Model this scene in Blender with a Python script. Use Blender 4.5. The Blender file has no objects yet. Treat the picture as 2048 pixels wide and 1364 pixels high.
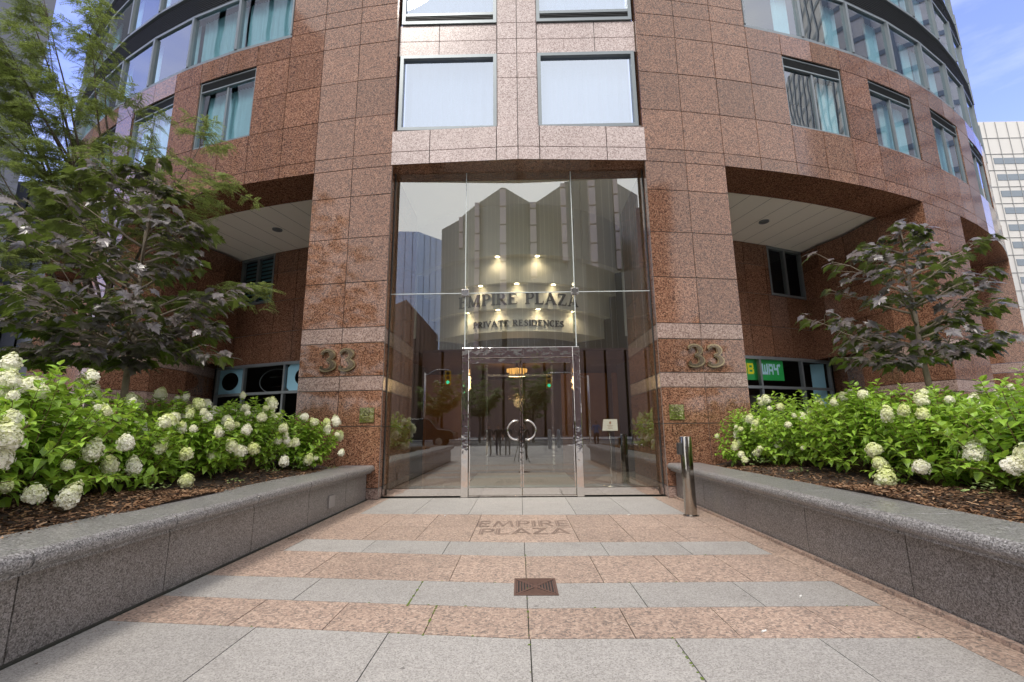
import bpy, math, random
from mathutils import Vector, Matrix
R_=math.radians; PI=math.pi
sc=bpy.context.scene; COL=sc.collection
rnd=random.Random(7)

# ------------------------------------------------------------------ camera
cam=bpy.data.cameras.new('camera'); camo=bpy.data.objects.new('camera',cam); COL.objects.link(camo)
cam.sensor_width=36; cam.lens=36*920.56/2048; cam.clip_start=.05; cam.clip_end=3000
yaw,pit,rol=-0.0159,0.18934,-0.00942
f=Vector((math.sin(yaw)*math.cos(pit),math.cos(yaw)*math.cos(pit),math.sin(pit)))
r=Vector((math.cos(yaw),-math.sin(yaw),0)); u=r.cross(f)
r2=r*math.cos(rol)+u*math.sin(rol); u2=-r*math.sin(rol)+u*math.cos(rol)
M=Matrix((r2,u2,-f)).transposed().to_4x4(); M.translation=(-0.0248,-9.117,1.25); camo.matrix_world=M
sc.camera=camo
sc.view_settings.view_transform='Standard'; sc.view_settings.look='None'; sc.view_settings.exposure=0.86
sc.view_settings.gamma=1
sc.cycles.max_bounces=8; sc.cycles.transparent_max_bounces=16; sc.cycles.glossy_bounces=5; sc.cycles.transmission_bounces=4
sc.cycles.sample_clamp_indirect=6

# ------------------------------------------------------------------ world
SUN_EL,SUN_AZ=52,200     # azimuth clockwise from +y
w=bpy.data.worlds.new('World'); sc.world=w; w.use_nodes=True
N=w.node_tree.nodes; L=w.node_tree.links; N.clear()
out=N.new('ShaderNodeOutputWorld'); bg=N.new('ShaderNodeBackground'); bg.inputs[1].default_value=.15
sky=N.new('ShaderNodeTexSky'); sky.sky_type='NISHITA'; sky.sun_disc=False
sky.sun_elevation=R_(SUN_EL); sky.sun_rotation=R_(SUN_AZ); sky.ozone_density=3.0; sky.air_density=1.0; sky.dust_density=.3
tc=N.new('ShaderNodeTexCoord'); mp=N.new('ShaderNodeMapping'); mp.inputs['Scale'].default_value=(1.2,1.2,4.5)
nz=N.new('ShaderNodeTexNoise'); nz.inputs['Scale'].default_value=1.7; nz.inputs['Detail'].default_value=7; nz.inputs['Roughness'].default_value=.6
sep=N.new('ShaderNodeSeparateXYZ')
L.new(tc.outputs['Generated'],mp.inputs[0]); L.new(mp.outputs[0],nz.inputs[0]); L.new(tc.outputs['Generated'],sep.inputs[0])
def wm(op,a,b=None,clamp=False):
    n=N.new('ShaderNodeMath'); n.operation=op; n.use_clamp=clamp
    for i,v in enumerate((a,b)):
        if v is None: continue
        if isinstance(v,(int,float)): n.inputs[i].default_value=v
        else: L.new(v,n.inputs[i])
    return n.outputs[0]
# clouds: wisps in front, overcast behind the camera, paler near the horizon
back=wm('MULTIPLY',wm('ADD',wm('MULTIPLY',sep.outputs[1],-1.0),.12),1.7,True)
low=wm('MULTIPLY',wm('SUBTRACT',.40,wm('ABSOLUTE',sep.outputs[2])),1.7,True)
wis=wm('MULTIPLY',wm('SUBTRACT',nz.outputs['Fac'],.44),2.6,True)
zen=wm('MULTIPLY',wm('SUBTRACT',sep.outputs[2],.72),4.0,True)
cl=wm('ADD',wm('MAXIMUM',wm('MAXIMUM',back,low),zen),wm('MULTIPLY',wis,.45),True)
mix=N.new('ShaderNodeMix'); mix.data_type='RGBA'
tint=N.new('ShaderNodeMix'); tint.data_type='RGBA'; tint.blend_type='MULTIPLY'; tint.inputs[0].default_value=1
L.new(sky.outputs[0],tint.inputs[6]); tint.inputs[7].default_value=(1.42,1.15,1.58,1)
ccol=N.new('ShaderNodeMix'); ccol.data_type='RGBA'; L.new(nz.outputs['Fac'],ccol.inputs[0])
ccol.inputs[6].default_value=(5.9,6.0,6.3,1); ccol.inputs[7].default_value=(7.4,7.3,7.2,1)
L.new(cl,mix.inputs[0]); L.new(tint.outputs[2],mix.inputs[6]); L.new(ccol.outputs[2],mix.inputs[7])
L.new(mix.outputs[2],bg.inputs[0]); L.new(bg.outputs[0],out.inputs[0])
sl=bpy.data.lights.new('sun','SUN'); sl.energy=1.3; sl.angle=R_(14); sl.color=(1,.93,.84)
so=bpy.data.objects.new('sun',sl); COL.objects.link(so)
d=Vector((math.sin(R_(SUN_AZ))*math.cos(R_(SUN_EL)),math.cos(R_(SUN_AZ))*math.cos(R_(SUN_EL)),math.sin(R_(SUN_EL))))
so.rotation_euler=d.to_track_quat('Z','Y').to_euler(); so.location=(0,-20,40)

# ------------------------------------------------------------------ materials
MATS={}
class NT:
    def __init__(s,name):
        s.m=bpy.data.materials.new(name); s.m.use_nodes=True; s.n=s.m.node_tree.nodes; s.l=s.m.node_tree.links; s.n.clear()
        s.out=s.n.new('ShaderNodeOutputMaterial')
    def add(s,t,**k):
        o=s.n.new(t)
        for a,b in k.items(): setattr(o,a,b)
        return o
    def link(s,a,b): s.l.new(a,b)
    def math(s,op,a,b=None,clamp=False):
        n=s.add('ShaderNodeMath',operation=op,use_clamp=clamp)
        for i,v in enumerate((a,b)):
            if v is None: continue
            if isinstance(v,(int,float)): n.inputs[i].default_value=v
            else: s.link(v,n.inputs[i])
        return n.outputs[0]
    def mixc(s,fac,a,b,bt='MIX'):
        n=s.add('ShaderNodeMix',data_type='RGBA',blend_type=bt)
        for i,v in ((0,fac),(6,a),(7,b)):
            if isinstance(v,(int,float)): n.inputs[i].default_value=v
            elif isinstance(v,tuple): n.inputs[i].default_value=(*v,1) if len(v)==3 else v
            else: s.link(v,n.inputs[i])
        return n.outputs[2]
    def noise(s,scale,detail=3,rough=.5,vec=None,dist=0):
        n=s.add('ShaderNodeTexNoise'); n.inputs['Scale'].default_value=scale; n.inputs['Detail'].default_value=detail
        n.inputs['Roughness'].default_value=rough; n.inputs['Distortion'].default_value=dist
        if vec is None: vec=s.obj()
        s.link(vec,n.inputs['Vector']); return n.outputs['Fac']
    def obj(s):
        if not hasattr(s,'_o'): s._o=s.add('ShaderNodeTexCoord').outputs['Object']
        return s._o
    def ramp(s,fac,stops,interp='LINEAR'):
        n=s.add('ShaderNodeValToRGB'); cr=n.color_ramp; cr.interpolation=interp
        while len(cr.elements)<len(stops): cr.elements.new(.5)
        for e,(p,c) in zip(cr.elements,stops): e.position=p; e.color=(*c,1) if len(c)==3 else c
        s.link(fac,n.inputs[0]); return n.outputs[0]
    def principled(s,col,rough=.5,metal=0,spec=.5,normal=None,**k):
        p=s.add('ShaderNodeBsdfPrincipled')
        def put(key,v):
            if isinstance(v,(int,float)): p.inputs[key].default_value=v
            elif isinstance(v,tuple): p.inputs[key].default_value=(*v,1) if len(v)==3 else v
            else: s.link(v,p.inputs[key])
        put('Base Color',col); put('Roughness',rough); put('Metallic',metal); put('Specular IOR Level',spec)
        for a,b in k.items(): put(a,b)
        if normal is not None: s.link(normal,p.inputs['Normal'])
        s.link(p.outputs[0],s.out.inputs[0]); return p
    def bump(s,h,strength=.3,dist=.01):
        b=s.add('ShaderNodeBump'); b.inputs['Strength'].default_value=strength; b.inputs['Distance'].default_value=dist
        s.link(h,b.inputs['Height']); return b.outputs[0]
def island(t): return t.add('ShaderNodeNewGeometry').outputs['Random Per Island']
def plain(name,col,rough=.5,metal=0,spec=.5,var=.12,scale=3,**k):
    t=NT(name); n=t.noise(scale,5,.6)
    a=tuple(x*(1-var) for x in col); b=tuple(min(1,x*(1+var)) for x in col)
    t.principled(t.mixc(n,a,b),rough,metal,spec,**k); return t.m
def granite(name,stops,scale,rough,tilevar=.14,spec=.5,bump=0,stain=.15,coat=0,fine=2.2,streak=.12,spots=0,patch=0):
    t=NT(name)
    v=t.add('ShaderNodeTexVoronoi'); v.inputs['Scale'].default_value=scale; t.link(t.obj(),v.inputs['Vector'])
    sx=t.add('ShaderNodeSeparateColor'); t.link(v.outputs['Color'],sx.inputs[0])
    v2=t.add('ShaderNodeTexVoronoi'); v2.inputs['Scale'].default_value=scale*fine; t.link(t.obj(),v2.inputs['Vector'])
    s2=t.add('ShaderNodeSeparateColor'); t.link(v2.outputs['Color'],s2.inputs[0])
    n=t.noise(scale*.22,3,.6)
    fac=t.math('ADD',t.math('ADD',t.math('MULTIPLY',sx.outputs[0],.58),t.math('MULTIPLY',s2.outputs[1],.27)),t.math('MULTIPLY',n,.22))
    col=t.ramp(fac,stops)
    isl=t.math('ADD',t.math('MULTIPLY',island(t),tilevar),1-tilevar/2)
    mpn=t.add('ShaderNodeMapping'); mpn.inputs['Scale'].default_value=(5,5,.35); t.link(t.obj(),mpn.inputs[0])
    big=t.math('ADD',t.math('ADD',t.math('MULTIPLY',t.noise(.9,5,.65),stain*2),1-stain-streak*.5),t.math('MULTIPLY',t.noise(1,4,.6,mpn.outputs[0]),streak))
    val=t.math('MULTIPLY',isl,big)
    cc=t.add('ShaderNodeCombineColor'); [t.link(val,cc.inputs[i]) for i in range(3)]
    col=t.mixc(1.0,col,cc.outputs[0],'MULTIPLY')
    if spots:
        v3=t.add('ShaderNodeTexVoronoi'); v3.inputs['Scale'].default_value=2.6; t.link(t.obj(),v3.inputs['Vector'])
        m3=t.math('MULTIPLY',t.math('LESS_THAN',t.math('ADD',v3.outputs['Distance'],t.math('MULTIPLY',t.noise(40,2),.03)),.055),spots); col=t.mixc(m3,col,(.10,.09,.085))
        m4=t.math('MULTIPLY',t.math('SUBTRACT',t.noise(1.6,6,.7,dist=.6),.55),1.6,True); col=t.mixc(m4,col,(.17,.15,.135))
    if patch:
        m5=t.math('MULTIPLY',t.math('SUBTRACT',t.noise(2.1,5,.7),.60),patch,True); col=t.mixc(m5,col,(.42,.40,.38))
    nr=None
    if bump: nr=t.bump(fac,bump,.004)
    rg=t.math('ADD',t.math('MULTIPLY',t.noise(2.3,4,.6),rough*.5),rough*.75)
    k={}
    t.principled(col,rg,0,spec,nr,**k); return t.m
BROWN=[(.22,(.032,.018,.013)),(.40,(.095,.043,.027)),(.54,(.222,.104,.062)),(.74,(.325,.168,.106)),(.95,(.42,.27,.18))]
PINK=[(.2,(.24,.18,.165)),(.4,(.42,.33,.31)),(.6,(.56,.46,.44)),(.85,(.68,.60,.58))]
m_brown=granite('polished brown granite',BROWN,68,.075,.30,.55)
m_pink=granite('pale pink granite',PINK,60,.22,.10,.5)
m_band=granite('light granite band',[(.2,(.11,.075,.065)),(.4,(.25,.17,.145)),(.6,(.36,.255,.215)),(.85,(.46,.36,.32))],60,.2,.10,.35)
m_dgran=granite('dark grey granite',[(.2,(.06,.053,.048)),(.42,(.145,.13,.12)),(.65,(.26,.237,.22)),(.9,(.36,.34,.33))],130,.34,.10,.5,stain=.2,streak=.3,patch=2.0)
m_cap=granite('grey granite coping',[(.2,(.07,.068,.067)),(.42,(.17,.163,.158)),(.65,(.28,.27,.265)),(.9,(.45,.44,.43))],120,.30,.06,.5,bump=.5)
m_pgrey=granite('grey paving granite',[(.15,(.20,.188,.172)),(.4,(.315,.297,.275)),(.7,(.40,.38,.352)),(.95,(.49,.465,.43))],130,.62,.13,.3,stain=.17,spots=.55)
m_ppink=granite('pink paving granite',[(.15,(.14,.115,.10)),(.34,(.26,.20,.165)),(.58,(.42,.30,.235)),(.8,(.50,.375,.29)),(.97,(.62,.50,.41))],64,.55,.14,.35,stain=.2,spots=.4)
m_grout=plain('grout',(.25,.24,.23),.9)
m_joint=plain('dark joint',(.045,.045,.035),.95,var=.5,scale=9)
m_steel=None
def steel(name,col,rough,bs=.0,scale=4):
    t=NT(name); nr=None
    if bs: nr=t.bump(t.noise(scale,2,.5),bs,.02)
    t.principled(t.mixc(t.noise(30,3),col,tuple(x*.9 for x in col)),rough,1,.5,nr); return t.m
m_steel=steel('polished steel',(.78,.74,.71),.04,.25,6)
m_satin=steel('satin steel',(.52,.50,.48),.22)
m_frame=plain('grey window frame',(.21,.24,.26),.35,.3)
m_louver=plain('dark louvre',(.055,.06,.062),.45,.2)
m_bronze=steel('bronze',(.27,.21,.15),.25)
m_letter=plain('dark bronze letter',(.02,.016,.013),.3,spec=.6)
m_gold=steel('brass edge',(.52,.42,.26),.3)
m_brass=steel('polished brass',(.62,.58,.33),.08,.3,20)
m_white=plain('white ceiling panel',(.88,.86,.78),.6,var=.03)
m_plaster=plain('white bulkhead plaster',(.80,.78,.70),.6,var=.03)
m_teal=plain('teal panel',(.32,.60,.76),.5,var=.06)
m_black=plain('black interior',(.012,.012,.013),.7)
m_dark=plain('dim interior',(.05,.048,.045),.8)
m_wood=plain('brown wood panel',(.34,.17,.06),.35,var=.3,scale=1.5)
m_tealblind=plain('teal blind',(.08,.20,.24),.5)
def glass(name,tint,base,rough=0,bs=0,scale=1.2,ior=1.5,refl=(1,1,1)):
    t=NT(name); tr=t.add('ShaderNodeBsdfTransparent'); tr.inputs[0].default_value=(*tint,1)
    gl=t.add('ShaderNodeBsdfGlossy'); gl.inputs['Roughness'].default_value=rough; gl.inputs[0].default_value=(*refl,1)
    fr=t.add('ShaderNodeFresnel'); fr.inputs[0].default_value=ior
    g=t.add('ShaderNodeNewGeometry'); fac=t.math('ADD',t.math('MULTIPLY',fr.outputs[0],1-base),base,True)
    fac=t.math('MULTIPLY',fac,t.math('SUBTRACT',1.0,g.outputs['Backfacing']))
    t.link(t.mixc(g.outputs['Backfacing'],tint,(1,1,1)),tr.inputs[0])
    if bs:
        nr=t.bump(t.noise(scale,1,.4),bs,.05); t.link(nr,gl.inputs['Normal'])
    mx=t.add('ShaderNodeMixShader'); t.link(fac,mx.inputs[0]); t.link(tr.outputs[0],mx.inputs[1]); t.link(gl.outputs[0],mx.inputs[2])
    t.link(mx.outputs[0],t.out.inputs[0]); return t.m
g_curt=glass('tinted window glass',(.52,.72,.79),.18,0,.07,.7,refl=(.93,.97,1))
g_mid=glass('reflective window glass',(.50,.56,.66),.42,0,.02,.8,refl=(.80,.88,1))
g_door=glass('clear entrance glass',(.92,.94,.88),.25,0,.02,.5,refl=(.98,1,.98))
g_inner=glass('inner lobby glass',(.92,.96,.94),.05)
g_shop=glass('shop glass',(.9,.93,.93),.0,ior=1.22)
def curtain(name,col):
    t=NT(name); x=t.add('ShaderNodeSeparateXYZ'); t.link(t.obj(),x.inputs[0])
    t.principled(t.mixc(t.noise(5,2),col,tuple(v*.85 for v in col)),.8,0,.2,**{'Subsurface Weight':0}); return t.m
m_curtain=curtain('pale curtain',(.80,.88,.88))
m_sheer=curtain('white sheer curtain',(.60,.64,.68))
def emis(name,col,s):
    t=NT(name); e=t.add('ShaderNodeEmission'); e.inputs[0].default_value=(*col,1); e.inputs[1].default_value=s
    t.link(e.outputs[0],t.out.inputs[0]); return t.m
e_warm=emis('lamp glow',(1,.82,.5),9); e_crystal=emis('chandelier glow',(1,.5,.12),.8)
e_green=emis('green signal',(.05,.9,.5),1.3); e_tail=emis('red light',(1,.1,.05),1)
def leafmat(name,top,under,rough,spec,trans=.25,var=.35):
    t=NT(name); g=t.add('ShaderNodeNewGeometry'); isl=g.outputs['Random Per Island']
    lo=tuple(v*(1-var) for v in top); hi=tuple(v*(1+var) for v in top)
    ct=t.mixc(isl,lo,hi); cu=t.mixc(isl,tuple(v*(1-var) for v in under),tuple(v*(1+var) for v in under))
    col=t.mixc(g.outputs['Backfacing'],ct,cu)
    p=t.principled(col,rough,0,spec)
    tl=t.add('ShaderNodeBsdfTranslucent'); t.link(cu,tl.inputs[0])
    mx=t.add('ShaderNodeMixShader'); mx.inputs[0].default_value=trans
    t.link(p.outputs[0],mx.inputs[1]); t.link(tl.outputs[0],mx.inputs[2]); t.link(mx.outputs[0],t.out.inputs[0]); return t.m
m_hleaf=leafmat('hydrangea leaf',(.28,.45,.055),(.40,.58,.07),.42,.5,.32,.42)
m_maple=leafmat('purple maple leaf',(.125,.10,.105),(.13,.18,.03),.33,1.0,.28,.45)
m_locust=leafmat('locust leaflet',(.25,.31,.11),(.28,.35,.10),.5,.3,.3,.5)
m_bright=leafmat('bright leaf',(.10,.24,.02),(.15,.3,.03),.5,.3,.35,.4)
m_var=leafmat('variegated leaf',(.30,.40,.14),(.25,.35,.12),.5,.3,.25,.5)
m_grassb=leafmat('striped grass blade',(.30,.38,.18),(.25,.33,.14),.5,.3,.25,.5)
m_bark=plain('grey bark',(.20,.165,.125),.9,var=.35,scale=25)
m_dbark=plain('dark bark',(.10,.08,.06),.9,var=.4,scale=25)
m_stem=plain('green brown stem',(.16,.11,.05),.8,var=.3,scale=25)
def petal():
    t=NT('hydrangea petal'); oi=t.add('ShaderNodeObjectInfo'); isl=island(t)
    x=t.add('ShaderNodeSeparateXYZ'); t.link(t.obj(),x.inputs[0])
    f=t.math('ADD',t.math('MULTIPLY',oi.outputs['Random'],.85),t.math('MULTIPLY',isl,.5))
    f=t.math('ADD',t.math('ADD',f,t.math('MULTIPLY',x.outputs[2],3.2)),-.34,True)
    col=t.mixc(f,(.95,.93,.79),(.72,.78,.30))
    p=t.principled(col,.6,0,.3); tl=t.add('ShaderNodeBsdfTranslucent'); t.link(col,tl.inputs[0])
    mx=t.add('ShaderNodeMixShader'); mx.inputs[0].default_value=.25
    t.link(p.outputs[0],mx.inputs[1]); t.link(tl.outputs[0],mx.inputs[2]); t.link(mx.outputs[0],t.out.inputs[0]); return t.m
m_petal=petal()
def mulchm():
    t=NT('bark mulch'); isl=island(t)
    t.principled(t.ramp(isl,[(0,(.05,.027,.016)),(.45,(.16,.085,.045)),(.8,(.29,.165,.09)),(1,(.44,.29,.18))]),.85,0,.2); return t.m
m_mulch=mulchm(); m_soil=plain('soil',(.045,.028,.018),.95,var=.5,scale=30)

# ------------------------------------------------------------------ mesh helpers
class MB:
    def __init__(s): s.v=[]; s.f=[]; s.mi=[]; s.m=0
    def face(s,pts):
        b=len(s.v); s.v+= [tuple(p) for p in pts]; s.f.append(tuple(range(b,b+len(pts)))); s.mi.append(s.m); return s
    def box(s,x0,x1,y0,y1,z0,z1):
        if x0>x1: x0,x1=x1,x0
        if y0>y1: y0,y1=y1,y0
        b=len(s.v); s.v+=[(x0,y0,z0),(x1,y0,z0),(x1,y1,z0),(x0,y1,z0),(x0,y0,z1),(x1,y0,z1),(x1,y1,z1),(x0,y1,z1)]
        for q in ((0,3,2,1),(4,5,6,7),(0,1,5,4),(1,2,6,5),(2,3,7,6),(3,0,4,7)): s.f.append(tuple(b+i for i in q)); s.mi.append(s.m)
        return s
    def prism(s,poly,axis,a0,a1):
        """poly: 2-d outline; axis 'z': (x,y) ; 'y': (x,z) ; 'x': (y,z)"""
        def P(p,a): return {'z':(p[0],p[1],a),'y':(p[0],a,p[1]),'x':(a,p[0],p[1])}[axis]
        b=len(s.v); n=len(poly); s.v+=[P(p,a0) for p in poly]+[P(p,a1) for p in poly]
        s.f.append(tuple(range(b+n-1,b-1,-1))); s.f.append(tuple(range(b+n,b+2*n))); s.mi+=[s.m]*2
        for i in range(n): j=(i+1)%n; s.f.append((b+i,b+j,b+n+j,b+n+i)); s.mi.append(s.m)
        return s
    def tube(s,pts,rad,n=8,cap=True):
        pts=[Vector(p) for p in pts]
        if isinstance(rad,(int,float)): rad=[rad]*len(pts)
        b=len(s.v); prev=None
        for i,p in enumerate(pts):
            t=(pts[min(i+1,len(pts)-1)]-pts[max(i-1,0)]).normalized()
            a=prev-t*prev.dot(t) if prev is not None else (Vector((0,0,1)) if abs(t.z)<.9 else Vector((1,0,0)))
            if prev is None: a=a-t*a.dot(t)
            a.normalize(); prev=a; c=t.cross(a)
            for k in range(n):
                q=2*PI*k/n; s.v.append(tuple(p+(a*math.cos(q)+c*math.sin(q))*rad[i]))
        for i in range(len(pts)-1):
            for k in range(n):
                s.f.append((b+i*n+k,b+i*n+(k+1)%n,b+(i+1)*n+(k+1)%n,b+(i+1)*n+k)); s.mi.append(s.m)
        if cap:
            s.f.append(tuple(b+k for k in range(n-1,-1,-1))); e=b+(len(pts)-1)*n; s.f.append(tuple(e+k for k in range(n))); s.mi+=[s.m]*2
        return s
    def lathe(s,prof,n=24,c=(0,0,0)):
        b=len(s.v)
        for rr,z in prof:
            for k in range(n): q=2*PI*k/n; s.v.append((c[0]+rr*math.cos(q),c[1]+rr*math.sin(q),c[2]+z))
        for i in range(len(prof)-1):
            for k in range(n): s.f.append((b+i*n+k,b+i*n+(k+1)%n,b+(i+1)*n+(k+1)%n,b+(i+1)*n+k)); s.mi.append(s.m)
        s.f.append(tuple(b+k for k in range(n-1,-1,-1))); e=b+(len(prof)-1)*n; s.f.append(tuple(e+k for k in range(n))); s.mi+=[s.m]*2
        return s
    def mesh(s,name,mats,smooth=False):
        me=bpy.data.meshes.new(name); me.from_pydata(s.v,[],s.f)
        for m in (mats if isinstance(mats,(list,tuple)) else [mats]): me.materials.append(m)
        if any(s.mi): me.polygons.foreach_set('material_index',s.mi)
        if smooth: me.polygons.foreach_set('use_smooth',[True]*len(s.f))
        me.update(); return me
    def build(s,name,mats,parent=None,smooth=False,loc=None,rz=0,bevel=0):
        o=link(name,s.mesh(name,mats,smooth),parent,loc,rz)
        if bevel:
            b=o.modifiers.new('bevel','BEVEL'); b.width=bevel; b.segments=2; b.limit_method='ANGLE'; b.angle_limit=R_(35)
        return o
def link(name,data,parent=None,loc=None,rz=0):
    o=bpy.data.objects.new(name,data); COL.objects.link(o)
    if parent is not None: o.parent=parent
    if loc is not None: o.location=loc
    if rz: o.rotation_euler=(0,0,rz)
    return o
def tag(o,label=None,cat=None,group=None,kind=None):
    if label: o['label']=label
    if cat: o['category']=cat
    if group: o['group']=group
    if kind: o['kind']=kind
    return o
def thing(name,label,cat,loc=(0,0,0),rz=0,group=None): return tag(link(name,None,None,loc,rz),label,cat,group)
def copy_tree(o,parent=None):
    c=o.copy(); COL.objects.link(c)
    if parent is not None: c.parent=parent
    for ch in list(o.children): copy_tree(ch,c)
    return c

# ------------------------------------------------------------------ lettering (own stroke font)
def arc(cx,cz,rx,rz,a0,a1,w0,wm,n=14):
    """strip along an ellipse arc, width w0 at ends, wm at the middle of the sweep"""
    P=[]
    for i in range(n):
        def pt(k,s):
            t=k/n; a=R_(a0+(a1-a0)*t); ww=w0+(wm-w0)*math.sin(PI*t); 
            return (cx+(rx-ww/2*s*-1*-1)*math.cos(a) if False else cx+(rx+s*ww/2)*math.cos(a), cz+(rz+s*min(ww,w0*1.0+ (wm-w0)*.25)/2)*math.sin(a))
        P.append([pt(i,-1),pt(i,1),pt(i+1,1),pt(i+1,-1)])
    return P
def ln(x0,z0,x1,z1,wd):
    dx,dz=x1-x0,z1-z0; l=math.hypot(dx,dz); nx,nz=-dz/l*wd/2,dx/l*wd/2
    return [[(x0-nx,z0-nz),(x1-nx,z1-nz),(x1+nx,z1+nz),(x0+nx,z0+nz)]]
def hb(x0,x1,z0,z1): return [[(x0,z0),(x1,z0),(x1,z1),(x0,z1)]]
def glyph(ch,T=.17,t=.055,se=.05):
    s=se
    def stem(x,z0=0,z1=1,ex=.07): return hb(x,x+T,z0,z1)+(hb(x-ex,x+T+ex,0,s) if z0==0 else [])+(hb(x-ex,x+T+ex,1-s,1) if z1==1 else [])
    if ch=='E': return stem(.08)+hb(.2,.66,1-t,1)+hb(.2,.68,0,t)+hb(.2,.5,.5,.5+t)+[[(.66-.04,1),(.66,1),(.68,.78),(.645,.78)],[(.66,0),(.69,0),(.72,.24),(.68,.24)]]+hb(.48,.51,.42,.63),.78
    if ch=='F': return stem(.08)+hb(.2,.66,1-t,1)+hb(.2,.5,.5,.5+t),.7
    if ch=='I': return stem(.1),.36
    if ch=='L': return stem(.08)+hb(.2,.64,0,t)+[[(.62,0),(.65,0),(.69,.27),(.65,.27)]],.72
    if ch=='M': return hb(.12,.12+t,0,1)+hb(.03,.27,0,s)+ln(.16,1,.52,.02,T*.95)+ln(.52,.02,.86,1,t)+hb(.84,.84+T,0,1)+hb(.76,1.09,0,s)+hb(.04,.2,1-s,1)+hb(.84,1.08,1-s,1),1.14
    if ch=='N': return hb(.12,.12+t,0,1)+hb(.03,.27,0,s)+ln(.14,1,.8,.02,T*.95)+hb(.78,.78+t,0,1)+hb(.68,.94,1-s,1)+hb(.03,.2,1-s,1),.96
    if ch=='P': return stem(.08)+hb(.2,.42,1-t,1)+hb(.2,.42,.45,.45+t)+arc(.40,.725,.22,.25,90,-90,t,T),.7
    if ch=='R': return stem(.08)+hb(.2,.42,1-t,1)+hb(.2,.42,.47,.47+t)+arc(.40,.735,.2,.24,90,-90,t,T)+ln(.36,.5,.72,.0,T*.9)+hb(.64,.84,0,s),.86
    if ch=='A': return ln(.12,0,.44,1,t)+ln(.42,1,.8,0,T)+hb(.22,.64,.32,.32+t)+hb(.0,.26,0,s)+hb(.64,.96,0,s),.96
    if ch=='V': return ln(.12,1,.46,.03,T)+ln(.44,.0,.78,1,t)+hb(.0,.28,1-s,1)+hb(.66,.9,1-s,1),.9
    if ch=='Z': return hb(.08,.7,1-t,1)+hb(.06,.74,0,t)+ln(.64,.98,.14,.03,T)+[[(.07,1),(.11,1),(.09,.76),(.05,.76)],[(.7,0),(.74,0),(.77,.26),(.73,.26)]],.82
    if ch=='T': return hb(.36,.36+T,0,1)+hb(.27,.62,0,s)+hb(.06,.83,1-t,1)+[[(.05,1),(.09,1),(.08,.76),(.03,.76)],[(.8,1),(.84,1),(.86,.76),(.81,.76)]],.88
    if ch=='D': return stem(.08)+hb(.2,.42,1-t,1)+hb(.2,.42,0,t)+arc(.40,.5,.40,.47,90,-90,t,T),.92
    if ch=='C': return arc(.48,.5,.38,.475,55,305,t,T,20)+hb(.68,.72,.7,.98)+hb(.68,.72,.02,.26),.84
    if ch=='S': return arc(.34,.735,.2,.24,30,250,t,T*.8)+arc(.34,.265,.22,.24,80,-150,t,T*.85)+ln(.23,.62,.42,.42,T*.9)+hb(.5,.535,.72,.98)+hb(.08,.115,.02,.28),.66
    if ch=='3': return arc(.32,.755,.24,.225,150,-80,t*1.3,T*1.05,16)+arc(.30,.27,.30,.25,88,-140,t*1.3,T*1.15,18)+arc(.1,.15,.045,.045,0,330,.05,.05,8)+arc(.12,.84,.04,.04,0,330,.05,.05,8),.72
    return [],.45
def textpolys(txt,gap=.06,**k):
    x=0; P=[]
    for ch in txt:
        g,wd=glyph(ch,**k) if ch!=' ' else ([],.42)
        P+=[[(a+x,b) for a,b in p] for p in g]; x+=wd+gap
    return P,x-gap
def textmesh(mb,txt,width,height,fn,depth,**k):
    """fn(s,z,d)->3d point; s along the text centred on 0, d outwards"""
    P,tw=textpolys(txt,**k)
    for i,p in enumerate(P):
        dd=depth+.0004*(i%7); q=[((a/tw-.5)*width,b*height) for a,b in p]
        # orient
        ar=sum(q[j][0]*q[(j+1)%len(q)][1]-q[(j+1)%len(q)][0]*q[j][1] for j in range(len(q)))
        if ar<0: q=q[::-1]
        b=len(mb.v); n=len(q); mb.v+=[fn(a,z,dd) for a,z in q]+[fn(a,z,0) for a,z in q]
        mb.f.append(tuple(range(b,b+n))); mb.mi.append(mb.m)
        for j in range(n): k2=(j+1)%n; mb.f.append((b+j,b+n+j,b+n+k2,b+k2)); mb.mi.append(mb.m)

# ------------------------------------------------------------------ cylinder of the building
CY,RR=24.07,24.55
def cyl(th,R=RR,z=0): a=R_(th); return Vector((R*math.sin(a),CY-R*math.cos(a),z))
B=thing('apartment_building','round apartment building of polished brown granite with tall glass entrance between two piers','building')
GAP=.008
def slab(mb,a,b,z0,z1,R=RR,dep=.03,gap=GAP):
    """flat granite slab between angles a<b"""
    p,q=cyl(a,R),cyl(b,R); t=(q-p).normalized(); n=Vector((t.y,-t.x,0))
    p=p+t*gap; q=q-t*gap; z0+=gap; z1-=gap
    fr=[(p.x,p.y,z0),(q.x,q.y,z0),(q.x,q.y,z1),(p.x,p.y,z1)]; bk=[(x-n.x*dep,y-n.y*dep,z) for x,y,z in fr]
    ta,tb=rnd.uniform(-.0022,.0022),rnd.uniform(-.0022,.0022); fr=[(x+n.x*e,y+n.y*e,z) for (x,y,z),e in zip(fr,(-ta-tb,ta-tb,ta+tb,tb-ta))]
    i=len(mb.v); mb.v+=fr+bk
    for fa in ((0,1,2,3),(0,4,5,1),(1,5,6,2),(2,6,7,3),(3,7,4,0)): mb.f.append(tuple(i+k for k in fa)); mb.mi.append(mb.m)
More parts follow.
